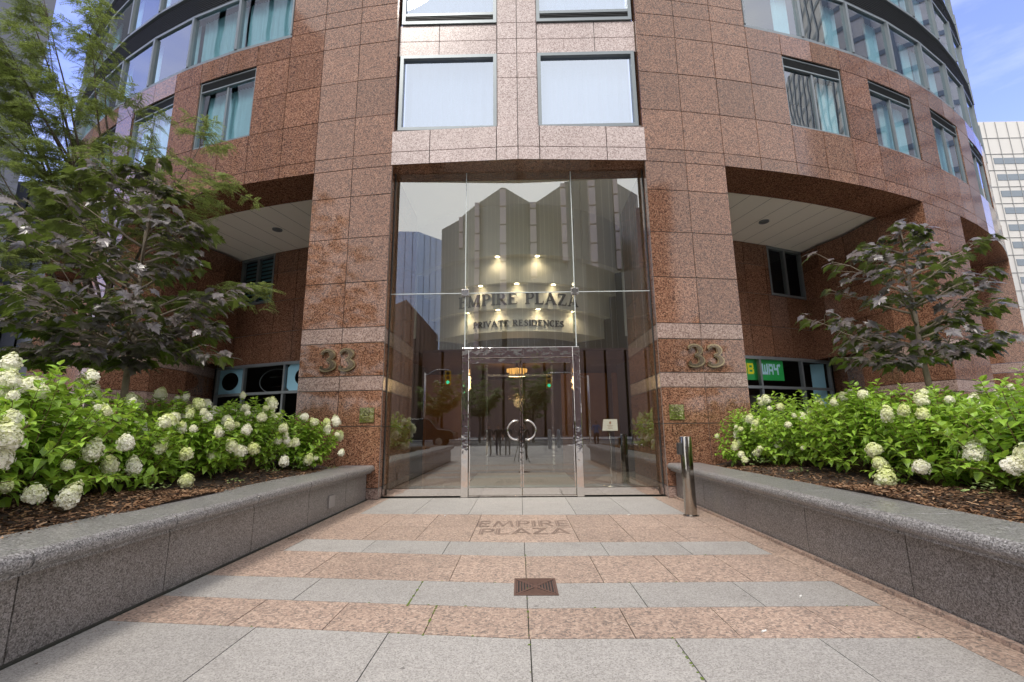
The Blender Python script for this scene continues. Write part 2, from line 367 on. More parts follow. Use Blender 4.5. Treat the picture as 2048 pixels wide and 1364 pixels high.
def flatslab(mb,p,q,z0,z1,dep=.03,gap=GAP):
    """slab on vertical plane from p to q (2-d); outside is to the right of p->q"""
    p=Vector((*p,0)); q=Vector((*q,0)); t=(q-p).normalized(); n=Vector((t.y,-t.x,0)); p=p+t*gap; q=q-t*gap; z0+=gap; z1-=gap
    fr=[(p.x,p.y,z0),(q.x,q.y,z0),(q.x,q.y,z1),(p.x,p.y,z1)]; bk=[(x-n.x*dep,y-n.y*dep,z) for x,y,z in fr]
    i=len(mb.v); mb.v+=fr+bk
    for fa in ((0,1,2,3),(0,4,5,1),(1,5,6,2),(2,6,7,3),(3,7,4,0)): mb.f.append(tuple(i+k for k in fa)); mb.mi.append(mb.m)
LOW=[(0,.2,1),(.2,1.33,0),(1.33,2.01,0),(2.01,2.29,1),(2.29,2.95,0),(2.95,3.26,1),(3.26,4.20,0),(4.20,5.16,0),(5.16,6.09,0),(6.09,6.73,0)]
UP=[6.73,7.03,7.96,8.88,9.81,10.38]
cells=[6.2,8.28,10.38,12.45,14.63,16.73,18.8,21.0,23.1,25.2,27.4,29.5,31.5,33.8,35.9,38.0,40.2,42.3,44.4,46.6,48.7,50.8,53,55.1,57.2,60]
punched=[(14.63,18.8),(21.0,25.2),(27.4,31.5),(33.8,38.0),(40.2,44.4),(46.6,50.8)]
br=MB(); bp=MB(); gr=MB()
BANDS=[]
def newband(nm):
    global bp
    bp=MB(); BANDS.append((nm,bp))
def lowslab(fn,*a):
    for z0,z1,lt in LOW:
        br.m=lt; fn(br,*a,z0,z1)
    br.m=0
def mirror(s,a,b): return (a,b) if s>0 else (-b,-a)
for s in (1,-1):
    for cs in ([6.2,8.28,10.38],[24.2,26.45,28.7],[42.5,44.7,47,49.5,52,55,60]):
        for a,b in zip(cs,cs[1:]): lowslab(slab,*mirror(s,a,b))
    for a,b in zip(cells,cells[1:]):
        for z0,z1 in zip(UP,UP[1:]):
            if z0>=7.96 and z1<=9.81 and any(p<=a+.01 and b<=q+.01 for p,q in punched): continue
            slab(br,*mirror(s,a,b),z0,z1)
    z=10.38
    ups=[10.38,10.8]+[10.8+.93*i for i in range(1,17)]
    for a,b in zip([6.2,8.28,10.38],[8.28,10.38,12.45]):
        for z0,z1 in zip(ups,ups[1:]): slab(br,*mirror(s,a,b),z0,z1)
    # piers beside the entrance: reveals running in to the lobby
    x=2.68
    for z0,z1,lt in LOW+[(6.73,6.86,0)]:
        for y0,y1 in ((-.33,.9),(.9,2.2)):
            p,q=((-x,y0),(-x,y1)) if s<0 else ((x,y1),(x,y0))
            br.m=lt; flatslab(br,p,q,z0,z1); br.m=0
    # outer sides of the piers and portal side walls
    def sw(pts,zmax=6.8,zmin=0):
        pp=[(s*a,b) for a,b in pts]
        if s<0: pp=pp[::-1]
        for p,q in zip(pp,pp[1:]):
            for z0,z1,lt in LOW:
                if z0>=zmin-.01 and z0<zmax: br.m=lt; flatslab(br,p,q,z0,z1); br.m=0
    e=cyl(10.38); i1=cyl(10.38,22.8); i2=cyl(10.38,20.9); sw([(e.x,e.y),(i1.x,i1.y),(i2.x,i2.y)][::-1] if 0 else [(i2.x,i2.y),(i1.x,i1.y),(e.x,e.y)][::-1])
    sw([(9.93,5.6),(9.5,3.75)],3.27); sw([(9.1,5.2),(9.22,4.5),(9.5,3.75)],6.8,3.2)
    o=cyl(24.2); sw([(9.5,3.75),(9.6,2.6),(o.x,o.y)])
    for th,fl in ((28.7,1),(42.5,0)):
        e=cyl(th); m=cyl(th,22.8); k=cyl(th,20.9); pts=[(e.x,e.y),(m.x,m.y),(k.x,k.y)]
        sw(pts if fl else pts[::-1])
    # back walls of the portals
    for a0,a1 in ((10.0,27.7),(28.0,43.0)):
        n=int((a1-a0)/2.2); 
        for k in range(n):
            a=a0+(a1-a0)*k/n; b=a0+(a1-a0)*(k+1)/n
            for z0,z1 in ((3.27,4.2),(4.2,5.19),(5.19,6.1),(6.1,6.8)):
                lo,hi=max(a,0),b
                if a0<20 and z0>=5.19:
                    # leave the window opening 21.5..25.75
                    for c,dd in ((a,min(b,21.5)),(max(a,25.75),b)):
                        if dd-c>.05: slab(br,*mirror(s,c,dd),z0,z1,R=21.0)
                else: slab(br,*mirror(s,a,b),z0,z1,R=21.0)
    # fascia underside (granite) of the portals
    for a0,a1 in ((10.38,24.2),(28.7,42.5)):
        for k in range(7):
            a=a0+(a1-a0)*k/7; b=a0+(a1-a0)*(k+1)/7
            q=[cyl(s*t,R,6.728) for t,R in ((a,RR-.005),(b,RR-.005),(b,23.55),(a,23.55))]
            br.face(q if s<0 else q[::-1])
            q=[cyl(s*t,23.55,z) for t,z in ((a,6.728),(b,6.728),(b,6.95),(a,6.95))]; br.face(q)
# entrance spandrel and the bay above it
newband('spandrel')
def fy(x): return -.48+.13*abs(x)/2.68 if abs(x)>.45 else -.48+.02*abs(x)/.45
def bayslab(mb,x0,x1,z0,z1,y0,y1,dep=.03): flatslab(mb,(x0,y0),(x1,y1),z0,z1,dep)
XS=[-2.68,-1.86,-.45,0,.45,1.86,2.68]
for a,b in zip(XS,XS[1:]):
    for z0,z1 in ((6.73,7.03),(7.03,7.52)):
        bayslab(bp,a,b,z0,z1,fy(a),fy(b))
    br.face([(a,fy(a)+.004,6.733),(a,.35,6.733),(b,.35,6.733),(b,fy(b)+.004,6.733)])
    bp.face([(a,fy(a),7.514),(b,fy(b),7.514),(b,-.1,7.514),(a,-.1,7.514)])
P0=[9.47,9.85,10.27]
zb=7.52
for fl in range(5):
    o=fl*2.78
    top=9.47+o; 
    cj=[7.52,8.85,9.47,9.85,10.27] if fl==0 else [10.27+2.78*(fl-1),11.5+2.78*(fl-1),12.25+2.78*(fl-1),12.63+2.78*(fl-1),13.05+2.78*(fl-1)]
    pil=globals().get('PIL') or MB(); PIL=pil
    for a,b in ((-.44,0),(0,.44)):
        for z0,z1 in zip(cj,cj[1:]): bayslab(pil,a,b,z0,z1,-.26,-.26)
    for a,b in ((-.445,-.44),(.44,.445)): pil.box(a,b,-.255,-.1,cj[0],cj[4])
    for s in (1,-1):
        newband('spandrel')
        for a,b in ((.45,1.74),(1.74,2.64)):
            for z0,z1 in ((cj[2],cj[3]),(cj[3],cj[4])):
                p,q=(a,b) if s>0 else (-b,-a); bayslab(bp,p,q,z0,z1,-.23,-.23)
for s in (1,-1):   # dark granite reveals of the recessed bay
    for z0,z1 in zip([7.52]+[7.96+.93*i for i in range(17)],[7.96+.93*i for i in range(18)]):
        p,q=((-2.65,-.35),(-2.65,-.05)) if s<0 else ((2.65,-.05),(2.65,-.35))
        flatslab(br,p,q,z0,z1)
# backing behind the slabs
def backing(a0,a1,z0,z1,R=RR-.022,n=8):
    for k in range(n):
        a=a0+(a1-a0)*k/n; b=a0+(a1-a0)*(k+1)/n
        gr.face([cyl(a,R,z0),cyl(b,R,z0),cyl(b,R,z1),cyl(a,R,z1)])
for s in (1,-1):
    def bk(a,b,z0,z1,R=RR-.022,n=0):
        n=n or max(1,round((b-a)/2.1)); backing(*mirror(s,a,b),z0,z1,R,n)
    def bc(cs,z0,z1,R=RR-.022):
        for a,b in zip(cs,cs[1:]): bk(a,b,z0,z1,R,1)
    bc([6.2,8.28,10.38],0,26); bc([10.38,12.45],6.75,26)
    bc([24.2,26.45,28.7],0,6.74); bc([42.5,44.7,47,49.5,52,55,60],0,6.74)
    cc=[c for c in cells if c>=12.4]; bc(cc,6.75,7.96); bc(cc,9.81,10.38)
    wall=[(12.45,14.63)]+[(punched[i][1],punched[i+1][0]) for i in range(5)]+[(50.8,60)]
    for a,b in wall: bk(a,b,7.96,9.81,n=1)
    bk(10,21.5,3.27,6.8,20.975); bk(21.5,25.75,3.27,5.19,20.975); bk(25.75,43,3.27,6.8,20.975)
for s in (1,-1):
    gr.box(s*2.70,s*2.72,-.31,2.2,0,6.8)
    gr.box(s*2.67,s*2.69,-.31,-.05,7.5,24)
gr.face([(-2.68,-.2,6.76),(2.68,-.2,6.76),(2.68,-.2,7.66),(-2.68,-.2,7.66)])
gr.box(-.43,.43,-.235,-.15,7.5,23)
for fl in range(5): gr.box(-2.66,2.66,-.205,-.16,9.48+2.78*fl,10.26+2.78*fl)
br.build('brown_granite_wall',[m_brown,m_band],B); PIL.build('central_pilaster',m_pink,B)
for nm,mb in BANDS: mb.build(nm,m_pink if nm=='spandrel' else m_band,B)
gr.build('mortar_backing',m_grout,B)
# second-floor-and-up inner darkness
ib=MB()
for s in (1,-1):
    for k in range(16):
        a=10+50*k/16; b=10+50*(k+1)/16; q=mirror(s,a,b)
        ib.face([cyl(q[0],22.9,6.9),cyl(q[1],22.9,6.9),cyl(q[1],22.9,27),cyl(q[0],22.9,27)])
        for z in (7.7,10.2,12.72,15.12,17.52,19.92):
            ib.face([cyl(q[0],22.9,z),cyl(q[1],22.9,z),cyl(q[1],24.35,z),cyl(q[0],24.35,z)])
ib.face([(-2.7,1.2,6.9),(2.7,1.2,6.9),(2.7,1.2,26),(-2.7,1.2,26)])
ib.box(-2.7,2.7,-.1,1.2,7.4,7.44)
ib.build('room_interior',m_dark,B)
rf=MB(); 
rf.face([cyl(-60+120*k/40,RR-.05,26) for k in range(41)]); rf.face([cyl(60,RR-.03,0),(30,40,0),(30,40,26),cyl(60,RR-.03,26)]); rf.face([cyl(-60,RR-.03,0),(-30,40,0),(-30,40,26),cyl(-60,RR-.03,26)])
rf.build('roof',m_dark,B)
# portal ceilings with panel joints + round downlight
for s in (1,-1):
    for (a0,a1) in ((10.0,26.4),(28.7,42.5)):
        mb=MB()
        for k in range(12):
            a=a0+(a1-a0)*k/12; b=a0+(a1-a0)*(k+1)/12
            q=[cyl(s*t,R,6.80) for t,R in ((a,23.56),(b,23.56),(b,20.95),(a,20.95))]; mb.face(q if s<0 else q[::-1])
        c=mb.build('white_ceiling',m_white,B)
        jb=MB()
        # panel joints run parallel, roughly front to back
        base=cyl(s*17,23.5) if a0<20 else cyl(s*35,23.5); dx=Vector((-s*.26,.965,0)).normalized(); nx=Vector((dx.y,-dx.x,0))*s
        for j in range(-6,8):
            o=base+nx*(j*.62); L0=None; pts=[]
            for tt in range(-40,60):
                p=o+dx*(tt*.1); rr=math.hypot(p.x,p.y-CY); an=math.degrees(math.atan2(p.x,CY-p.y))*s
                if 20.97<rr<23.55 and a0+.2<an<(24.0 if a0<20 else a1-.2): pts.append(p)
            if len(pts)>2:
                p,q=pts[0],pts[-1]; nn=Vector((dx.y,-dx.x,0))*.006
                jb.face([(p-nn).to_tuple()[:2]+(6.796,),(q-nn).to_tuple()[:2]+(6.796,),(q+nn).to_tuple()[:2]+(6.796,),(p+nn).to_tuple()[:2]+(6.796,)])
        jb.build('panel_joint',m_louver,c)
        if a0<20:
            p=cyl(s*17.6,22.3); k=MB().lathe([(.13,0),(.13,.03),(.10,.03),(.10,.012)],20); k.build('ceiling_light',m_frame,B,loc=(p.x,p.y,6.77))
            MB().lathe([(.098,0),(.098,.004)],20).build('lamp_opening',m_black,B.children[-1],loc=(0,0,.0))

# ------------------------------------------------------------------ windows
def framebox(mb,w,z0,z1,t,y0,y1):
    mb.box(-w/2,w/2,y0,y1,z0,z0+t); mb.box(-w/2,w/2,y0,y1,z1-t,z1); mb.box(-w/2,-w/2+t,y0,y1,z0+t,z1-t); mb.box(w/2-t,w/2,y0,y1,z0+t,z1-t)
def louvers(w,z0,z1,y,n=6):
    mb=MB(); mb.box(-w/2,w/2,y+.03,y+.05,z0,z1)
    h=(z1-z0)/n
    for i in range(n):
        z=z0+h*i; mb.prism([(y-.012,z+h*.1),(y+.028,z+h*.6),(y+.028,z+h*.8),(y-.012,z+h*.3)],'x',-w/2,w/2)
    return mb
def folds(w,z0,z1,y,amp=.025,n=18,seed=0):
    rr=random.Random(seed); mb=MB(); m=n*4; pts=[]
    for i in range(m+1):
        x=-w/2+w*i/m; pts.append((x,y+amp*math.sin(i*PI/2+rr.uniform(-.3,.3))*rr.uniform(.6,1.2)))
    for p,q in zip(pts,pts[1:]): mb.face([(p[0],p[1],z0),(q[0],q[1],z0),(q[0],q[1],z1),(p[0],p[1],z1)])
    return mb
# punched windows, local frame: outwards = -y, z absolute
wd=2*RR*math.sin(R_(2.08))-.02
f1=MB(); framebox(f1,wd,7.985,9.795,.035,.0,.10); f1.box(-wd/2+.035,wd/2-.035,.0,.09,9.52,9.555); f1.box(-.025,.025,.02,.09,8.02,9.52)
f1m=f1.mesh('window',m_frame)
f2m=MB().box(-wd/2+.035,-.025,.055,.061,8.02,9.52).box(.025,wd/2-.035,.035,.041,8.02,9.52).mesh('pane',g_curt)
f3m=louvers(wd-.07,9.555,9.76,.02,7).mesh('louver',m_louver)
cu_full=folds(wd-.1,8.0,9.53,.22,seed=3).mesh('curtain',m_curtain)
cu_part=folds(.5,8.0,9.53,.22,n=7,seed=5).mesh('curtain',m_curtain)
for s in (1,-1):
    for i,(a,b) in enumerate(punched):
        c=cyl(s*(a+b)/2,RR*math.cos(R_(2.08))-.03)
        wn=link('window',f1m,B,(c.x,c.y,0),R_(s*(a+b)/2))
        link('pane',f2m,wn); link('louver',f3m,wn)
        if s<0: link('curtain',cu_full,wn)
        else:
            link('curtain',cu_part,wn,(.6,0,0)); 
            if i: link('curtain',cu_part,wn,(.1,0.02,0))
# curtain wall
st=3.85; wc=2*RR*math.sin(R_(st/2))+.002
def cw_meshes(z0,h_gl,h_lo,tagname):
    fm=MB(); fm.box(-wc/2,wc/2,-.02,.10,z0,z0+.07); fm.box(-wc/2,wc/2,-.01,.10,z0+.07+h_gl,z0+.14+h_gl)
    fm.box(-wc/2,-wc/2+.04,-.04,.10,z0+.07,z0+.07+h_gl); fm.box(wc/2-.04,wc/2,-.04,.10,z0+.07,z0+.07+h_gl)
    pm=MB().box(-wc/2+.04,wc/2-.04,.03,.036,z0+.07,z0+.07+h_gl); lm=louvers(wc,z0+.14+h_gl,z0+.14+h_gl+h_lo,.03,12)
    return fm.mesh('window',m_frame),pm.mesh('pane',g_curt),lm.mesh('louver',m_louver)
Z0=10.38; PIT=2.38
cwm=cw_meshes(0,1.50,PIT-1.64,'')
cfull=[folds(wc-.1,.05,1.6,.25,amp=.03,n=20,seed=k).mesh('curtain',m_curtain) for k in (1,2)]
cside=folds(.45,.05,1.6,.25,n=6,seed=9).mesh('curtain',m_curtain)
for fl in range(3):
    for s in (1,-1):
        for k in range(10):
            th=12.45+st*(k+.5); c=cyl(s*th,RR*math.cos(R_(st/2))-.02)
            wn=link('window',cwm[0],B,(c.x,c.y,Z0+PIT*fl),R_(s*th)); link('pane',cwm[1],wn); link('louver',cwm[2],wn)
            h=(k*7+fl*5+(3 if s>0 else 0))%5
            if s<0:
                if k in (0,1) or h in (0,2): link('curtain',cfull[(k+fl)%2],wn)
                else: link('curtain',cside,wn,(.5,0,0))
            else:
                link('curtain',cside,wn,(.52,0,0))
                if h==1: link('curtain',cside,wn,(-.5,0,0))
ug=MB()
for fl in range(3,6):
    for s in (1,-1):
        for k in range(12):
            a,b=mirror(s,12.45+st*k,12.45+st*(k+1)); z=Z0+PIT*fl
            ug.m=0; ug.face([cyl(a,RR-.05,z),cyl(b,RR-.05,z),cyl(b,RR-.05,z+1.6),cyl(a,RR-.05,z+1.6)])
            ug.m=1; ug.face([cyl(a,RR-.02,z+1.6),cyl(b,RR-.02,z+1.6),cyl(b,RR-.02,z+PIT),cyl(a,RR-.02,z+PIT)])
tag(ug.build('upper_glazing',[g_curt,m_louver],B),kind='stuff')
for fl in range(3):
    for s in (1,-1):
        for k in (10,11):
            a,b=mirror(s,12.45+st*k,12.45+st*(k+1)); z=Z0+PIT*fl; e=MB()
            e.face([cyl(a,RR-.03,z),cyl(b,RR-.03,z),cyl(b,RR-.03,z+PIT),cyl(a,RR-.03,z+PIT)]).build('side_glazing',g_curt,B)
# centre bay windows
for fl in range(4):
    zo=0 if fl==0 else 2.78*(fl-1)
    z0,z1=(7.60,9.46) if fl==0 else (10.28+zo,12.24+zo)
    for s in (1,-1):
        w_=2.14; mb=MB(); framebox(mb,w_,z0,z1,.075,-.27,-.10)
        if fl: mb.box(-w_/2,w_/2,-.25,-.1,z0+.23,z0+.30)
        wn=mb.build('window',m_frame,B,loc=(s*1.52,0,0))
        zz=z0+.075 if fl==0 else z0+.30
        MB().box(-w_/2+.075,w_/2-.075,-.19,-.184,zz,z1-.075).build('pane',g_mid,wn)
        if fl: louvers(w_-.15,z0+.075,z0+.23,-.23,4).build('louver',m_louver,wn)
        folds(w_-.15,zz-.02,z1+.1,.0,n=9,seed=fl+2+s).build('curtain',m_sheer,wn)
# windows high in the portal back walls
for s in (1,-1):
    th=s*23.6; c=cyl(th,21.0*math.cos(R_(2.1))-.02); ww=2*21*math.sin(R_(2.13))
    mb=MB(); framebox(mb,ww,5.2,6.79,.07,-.03,.1); mb.box(-.04,.04,-.02,.1,5.27,6.72)
    wn=mb.build('window',m_frame,B,loc=(c.x,c.y,0),rz=R_(th))
    MB().box(-ww/2+.07,-.04,.03,.036,5.27,6.72).box(.04,ww/2-.07,.03,.036,5.27,6.72).build('pane',g_shop,wn)
    if s<0:
        bl=MB()
        for k in range(11): bl.prism([(.10,5.3+k*.13),(.13,5.3+k*.13+.085),(.135,5.3+k*.13+.085),(.105,5.3+k*.13)],'x',-ww/2+.08,ww/2-.08)
        bl.build('blind',m_tealblind,wn)
    MB().face([(-1.6,.6,4.9),(1.6,.6,4.9),(1.6,.6,7.0),(-1.6,.6,7.0)]).face([(-1.6,.12,7.0),(1.6,.12,7.0),(1.6,.6,7.0),(-1.6,.6,7.0)]).face([(-1.6,.12,4.9),(-1.6,.6,4.9),(-1.6,.6,7.0),(-1.6,.12,7.0)]).face([(1.6,.12,4.9),(1.6,.6,4.9),(1.6,.6,7.0),(1.6,.12,7.0)]).face([(-1.6,.12,4.9),(1.6,.12,4.9),(1.6,.6,4.9),(-1.6,.6,4.9)]).build('dark_room',m_black,wn)
# storefronts
for s in (1,-1):
    sf=MB()
    def post(th,w_=.07,z0=0,z1=3.27): 
        p=cyl(s*th,21.0); a=R_(s*th)
        t=Vector((math.cos(a),math.sin(a),0)); n=Vector((math.sin(a),-math.cos(a),0)); q=[p+t*w_/2+n*.05,p-t*w_/2+n*.05,p-t*w_/2-n*.05,p+t*w_/2-n*.05]
        sf.prism([(v.x,v.y) for v in q],'z',z0,z1)
    ms=[14.6,19.25,23.85,27.55]
    for th in ms: post(th)
    for z0,z1 in ((3.18,3.27),(2.33,2.41),(.0,.25)):
        for a,b in zip(ms,ms[1:]):
            p,q=cyl(s*a,21.06),cyl(s*b,21.06); p2,q2=cyl(s*a,20.94),cyl(s*b,20.94)
            sf.prism([(p.x,p.y),(q.x,q.y),(q2.x,q2.y),(p2.x,p2.y)],'z',z0+.002,z1-.002)
    S=sf.build('storefront',m_frame,B)
    for a,b in zip(ms,ms[1:]):
        for z0,z1 in ((.25,2.33),(2.41,3.18)):
            MB().face([cyl(s*a,21.0,z0),cyl(s*b,21.0,z0),cyl(s*b,21.0,z1),cyl(s*a,21.0,z1)]).build('pane',g_shop,S)
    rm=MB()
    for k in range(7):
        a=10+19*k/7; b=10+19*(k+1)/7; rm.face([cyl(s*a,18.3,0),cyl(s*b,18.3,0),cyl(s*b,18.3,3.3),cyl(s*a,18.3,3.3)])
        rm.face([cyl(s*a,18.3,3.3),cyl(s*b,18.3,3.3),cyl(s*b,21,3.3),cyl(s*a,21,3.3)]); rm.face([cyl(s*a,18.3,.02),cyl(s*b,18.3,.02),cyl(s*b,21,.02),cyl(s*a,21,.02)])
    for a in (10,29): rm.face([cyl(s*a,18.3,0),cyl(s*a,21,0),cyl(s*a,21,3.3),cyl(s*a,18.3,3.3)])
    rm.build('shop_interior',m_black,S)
    if s>0:
        MB().face([cyl(27.3,20.9,0),cyl(26.3,20.7,0),cyl(26.3,20.7,3.18),cyl(27.3,20.9,3.18)]).build('teal_panel',m_teal,S)
        q=MB(); 
        for k,(a,h) in enumerate(((20.2,2.2),(21.6,2.1),(22.9,2.2))): p=cyl(a,20.2); q.box(p.x-.25,p.x+.25,p.y,p.y+.05,.9,h)
        q.build('menu_board',m_dark,S)
    else:
        # teal panels with oval cut-outs, glass oval behind the middle bay
        def oval(c0,c1,z0,z1,ex,ez,Rp,mats,nm,fill=True,n=32):
            p,q=cyl(-c1,Rp),cyl(-c0,Rp); mb=MB(); cx,cz=.5,(z0+z1)/2; W=(q-p).length; H=z1-z0
            def P(u,v): r_=p+(q-p)*(u/W); return (r_.x,r_.y,z0+v)
            ring=[(W/2+ex*math.cos(2*PI*k/n),H/2+ez*math.sin(2*PI*k/n)) for k in range(n)]
            def edge(k):
                a=2*PI*k/n; c_,s_=math.cos(a),math.sin(a); m_=min(W/2/abs(c_) if abs(c_)>1e-6 else 9,H/2/abs(s_) if abs(s_)>1e-6 else 9); return (W/2+c_*m_,H/2+s_*m_)
            for k in range(n):
                a,b=ring[k],ring[(k+1)%n]
                if fill: e0,e1=edge(k),edge(k+1)
                else: e0=(W/2+(a[0]-W/2)*1.07,H/2+(a[1]-H/2)*1.07); e1=(W/2+(b[0]-W/2)*1.07,H/2+(b[1]-H/2)*1.07)
                mb.face([P(*a),P(*b),P(*e1),P(*e0)])
            return mb.build(nm,mats,S)
        oval(24.0,27.9,2.41,3.2,.42,.28,20.96,m_teal,'teal_panel'); oval(15.3,19.1,2.41,3.2,.42,.28,20.96,m_teal,'teal_panel')
        oval(19.3,23.7,2.30,3.25,.66,.36,20.6,m_frame,'oval_mirror',False)
        sh=MB(); 
        for z in (2.62,2.92): p,q=cyl(-22.9,20.4),cyl(-19.8,20.4); sh.prism([(p.x,p.y),(q.x,q.y),(q.x,q.y+.05),(p.x,p.y+.05)],'z',z,z+.025)
        sh.build('shelf',m_satin,S)

# ------------------------------------------------------------------ entrance glazing
E=link('entrance_glazing',None,B)
MX=1.122
for (a,b) in ((-2.66,-MX),(-MX,MX),(MX,2.66)):
    zlo=2.85 if a==-MX else .155
    for z0,z1 in ((zlo,4.01),(4.01,6.72)):
        MB().box(a+.006,b-.006,0,.012,z0+.006,z1-.006).build('glass_panel',g_door,E)
lj=MB()
for x in (-MX,MX): lj.box(x-.008,x+.008,-.008,.02,2.86,6.72)
lj.box(-2.66,2.66,-.009,.019,4.003,4.017)
lj.build('silicone_joint',plain('glass edge highlight',(.62,.68,.68),.15,spec=.8),E)
fin=MB()
for x in (-MX,MX): fin.box(x-.008,x+.008,.03,.36,2.86,6.72)
fin.build('glass_fin',glass('green glass edge',(.6,.75,.7),.25),E)
for x in (-MX,MX):
    mb=MB().box(-.075,.075,-.045,-.01,-.075,.075); 
    for i in (-1,1):
        for j in (-1,1): mb.tube([(i*.05,-.065,j*.05),(i*.05,-.045,j*.05)],.016,10)
    mb.build('glass_clamp',m_satin,E,loc=(x,0,4.01),bevel=.006)
for x in (-2.672,2.66): MB().box(x,x+.012,-.02,.04,.0,6.73).build('edge_channel',m_louver,E)
for x in (-2.66,1.155): MB().box(x,x+1.505,-.03,.03,.02,.155).build('kick_plate',m_steel,E)
# polished portal frame
fr=MB(); fr.box(-1.16,-1.025,-.12,.14,.0,2.85); fr.box(1.025,1.16,-.12,.14,0,2.85); fr.box(-1.025,1.025,-.12,.14,2.64,2.85)
fr.build('door_frame',m_steel,E,bevel=.006)
MB().box(-1.02,1.02,-.06,.1,0,.028).build('threshold',m_steel,E)
for s in (1,-1):
    dr=MB(); a,b=(.008,1.015) if s>0 else (-1.015,-.008)
    dr.box(a,b,-.06,-.01,.035,.165); dr.box(a,b,-.06,-.01,2.545,2.632)
    st_=(a,a+.022) if s>0 else (b-.022,b); dr.box(*st_,-.055,-.015,.165,2.545)
    st_=(b-.02,b) if s>0 else (a,a+.02); dr.box(*st_,-.055,-.015,.165,2.545)
    D=dr.build('door',m_steel,E)
    MB().box(a+.02,b-.02,-.04,-.03,.165,2.545).build('pane',g_door,D)
    h=MB(); pts=[(s*.075,-.04,1.405),(s*.075,-.12,1.41)]+[(s*(.085+.185*math.cos(t)),-.13,1.23+.185*math.sin(t)) for t in [R_(80-i*12) for i in range(14)]]+[(s*.075,-.12,1.05),(s*.075,-.04,1.055)]
    h.tube(pts,.0165,12); h.build('handle',m_steel,D,True)
    h=MB(); pts=[(s*(.085+.185*math.cos(t)),.10,1.23+.185*math.sin(t)) for t in [R_(80-i*12) for i in range(14)]]; h.tube(pts,.014,10); h.build('handle',m_steel,D,True)

# ------------------------------------------------------------------ lobby
lb=MB()
lb.face([(-2.7,.02,.012),(2.7,.02,.012),(2.7,2.2,.012),(3.6,2.2,.012),(3.6,4.5,.012),(6,4.5,.012),(6,14,.012),(-6,14,.012),(-6,4.5,.012),(-3.6,4.5,.012),(-3.6,2.2,.012),(-2.7,2.2,.012)])
lobf=granite('lobby floor stone',[(.2,(.22,.22,.21)),(.6,(.34,.34,.33)),(.9,(.42,.42,.4))],60,.08,.05,.5)
LF=lb.build('lobby_floor',lobf,B)
dk=MB()
for s in (1,-1):
    dk.face([(s*1.4,2.75,.016),(s*2.15,1.6,.016),(s*2.5,1.6,.016),(s*1.75,2.75,.016)][::s]); dk.face([(s*1.75,2.75,.016),(s*1.4,2.75,.016),(s*1.2,4.6,.016),(s*2.6,4.6,.016)][::-s])
    dk.face([(s*2.15,1.6,.016),(s*3,.2,.016),(s*3,-.0,.016),(s*2.5,1.6,.016)][::s])
dk.face([(-5.9,4.7,.017),(5.9,4.7,.017),(5.9,5.3,.017),(-5.9,5.3,.017)])
dk.build('dark_floor_inlay',granite('dark lobby stone',[(.2,(.02,.015,.015)),(.8,(.06,.05,.05))],60,.06,.05),LF)
MB().face([(-1.25,1.0,.02),(1.25,1.0,.02),(1.25,4.6,.02),(-1.25,4.6,.02)]).build('entrance_mat',plain('grey entrance mat',(.20,.22,.22),.7),LF)
wl=MB()
wl.box(-6,6,12.5,12.6,0,7); wl.box(-6.1,-6,4.5,12.6,0,7); wl.box(6,6.1,4.5,12.6,0,7)
for s in (1,-1): wl.box(s*2.74,s*3.6,2.19,2.22,0,7); wl.box(s*3.6,s*3.62,2.2,4.5,0,7); wl.box(s*3.6,s*6.1,4.5,4.52,0,7)
wl.box(-6,6,5.2,12.6,3.55,3.6); wl.box(-3.6,3.6,4.6,4.65,3.55,6.8); wl.box(-6,6,4.62,5.2,3.55,3.6)
wl.build('lobby_wall',plain('brown lobby wall',(.17,.115,.075),.5),B)
MB().prism([(-2.68,.04),(2.68,.04),(2.68,2.2),(3.6,2.2),(3.6,4.6),(-3.6,4.6),(-3.6,2.2),(-2.68,2.2)],'z',6.78,6.85).build('lobby_ceiling',m_plaster,B)
wp=MB()
for x0,x1 in ((-4.6,-2.2),(1.6,3.4),(3.6,5.6)): wp.box(x0,x1,9.0,9.1,0,3.4)
wp.box(-3.9,-3.7,5.2,9,0,3.4)
wp.build('wood_panel',m_wood,B)
BC=(0,5.05)
def bpnt(a,R,z): return (BC[0]+R*math.sin(a),BC[1]-R*math.cos(a),z)
bk_=MB(); tiers=[(2.9,3.66,4.2),(3.1,4.2,4.8),(3.3,4.8,5.45),(3.5,5.45,6.8)]
for i,(R,z0,z1) in enumerate(tiers):
    n=36; A=R_(53)
    for k in range(n):
        a=-A+2*A*k/n; b=-A+2*A*(k+1)/n
        bk_.face([bpnt(a,R,z0),bpnt(b,R,z0),bpnt(b,R,z1),bpnt(a,R,z1)])
        Ri=tiers[i-1][0] if i else 2.0
        bk_.face([bpnt(a,Ri,z0),bpnt(b,Ri,z0),bpnt(b,R,z0),bpnt(a,R,z0)])
for s in (1,-1): bk_.face([bpnt(s*R_(53),3.5,3.66),(s*3.55,3.1,3.66),(s*3.55,3.1,6.8),bpnt(s*R_(53),3.5,6.8)])
BK=bk_.build('curved_bulkhead',m_plaster,B)
for txt,wd_,ht,z,R in (('EMPIRE PLAZA',3.18,.30,4.30,3.1),('PRIVATE RESIDENCES',2.36,.155,3.79,2.9)):
    mb=MB(); textmesh(mb,txt,wd_,ht,lambda a,zz,dd:bpnt((a-.04)/R,R+dd+.004,z+zz),.03,**({'T':.2,'t':.07,'se':.06}))
    mb.build('lettering',m_letter,BK)
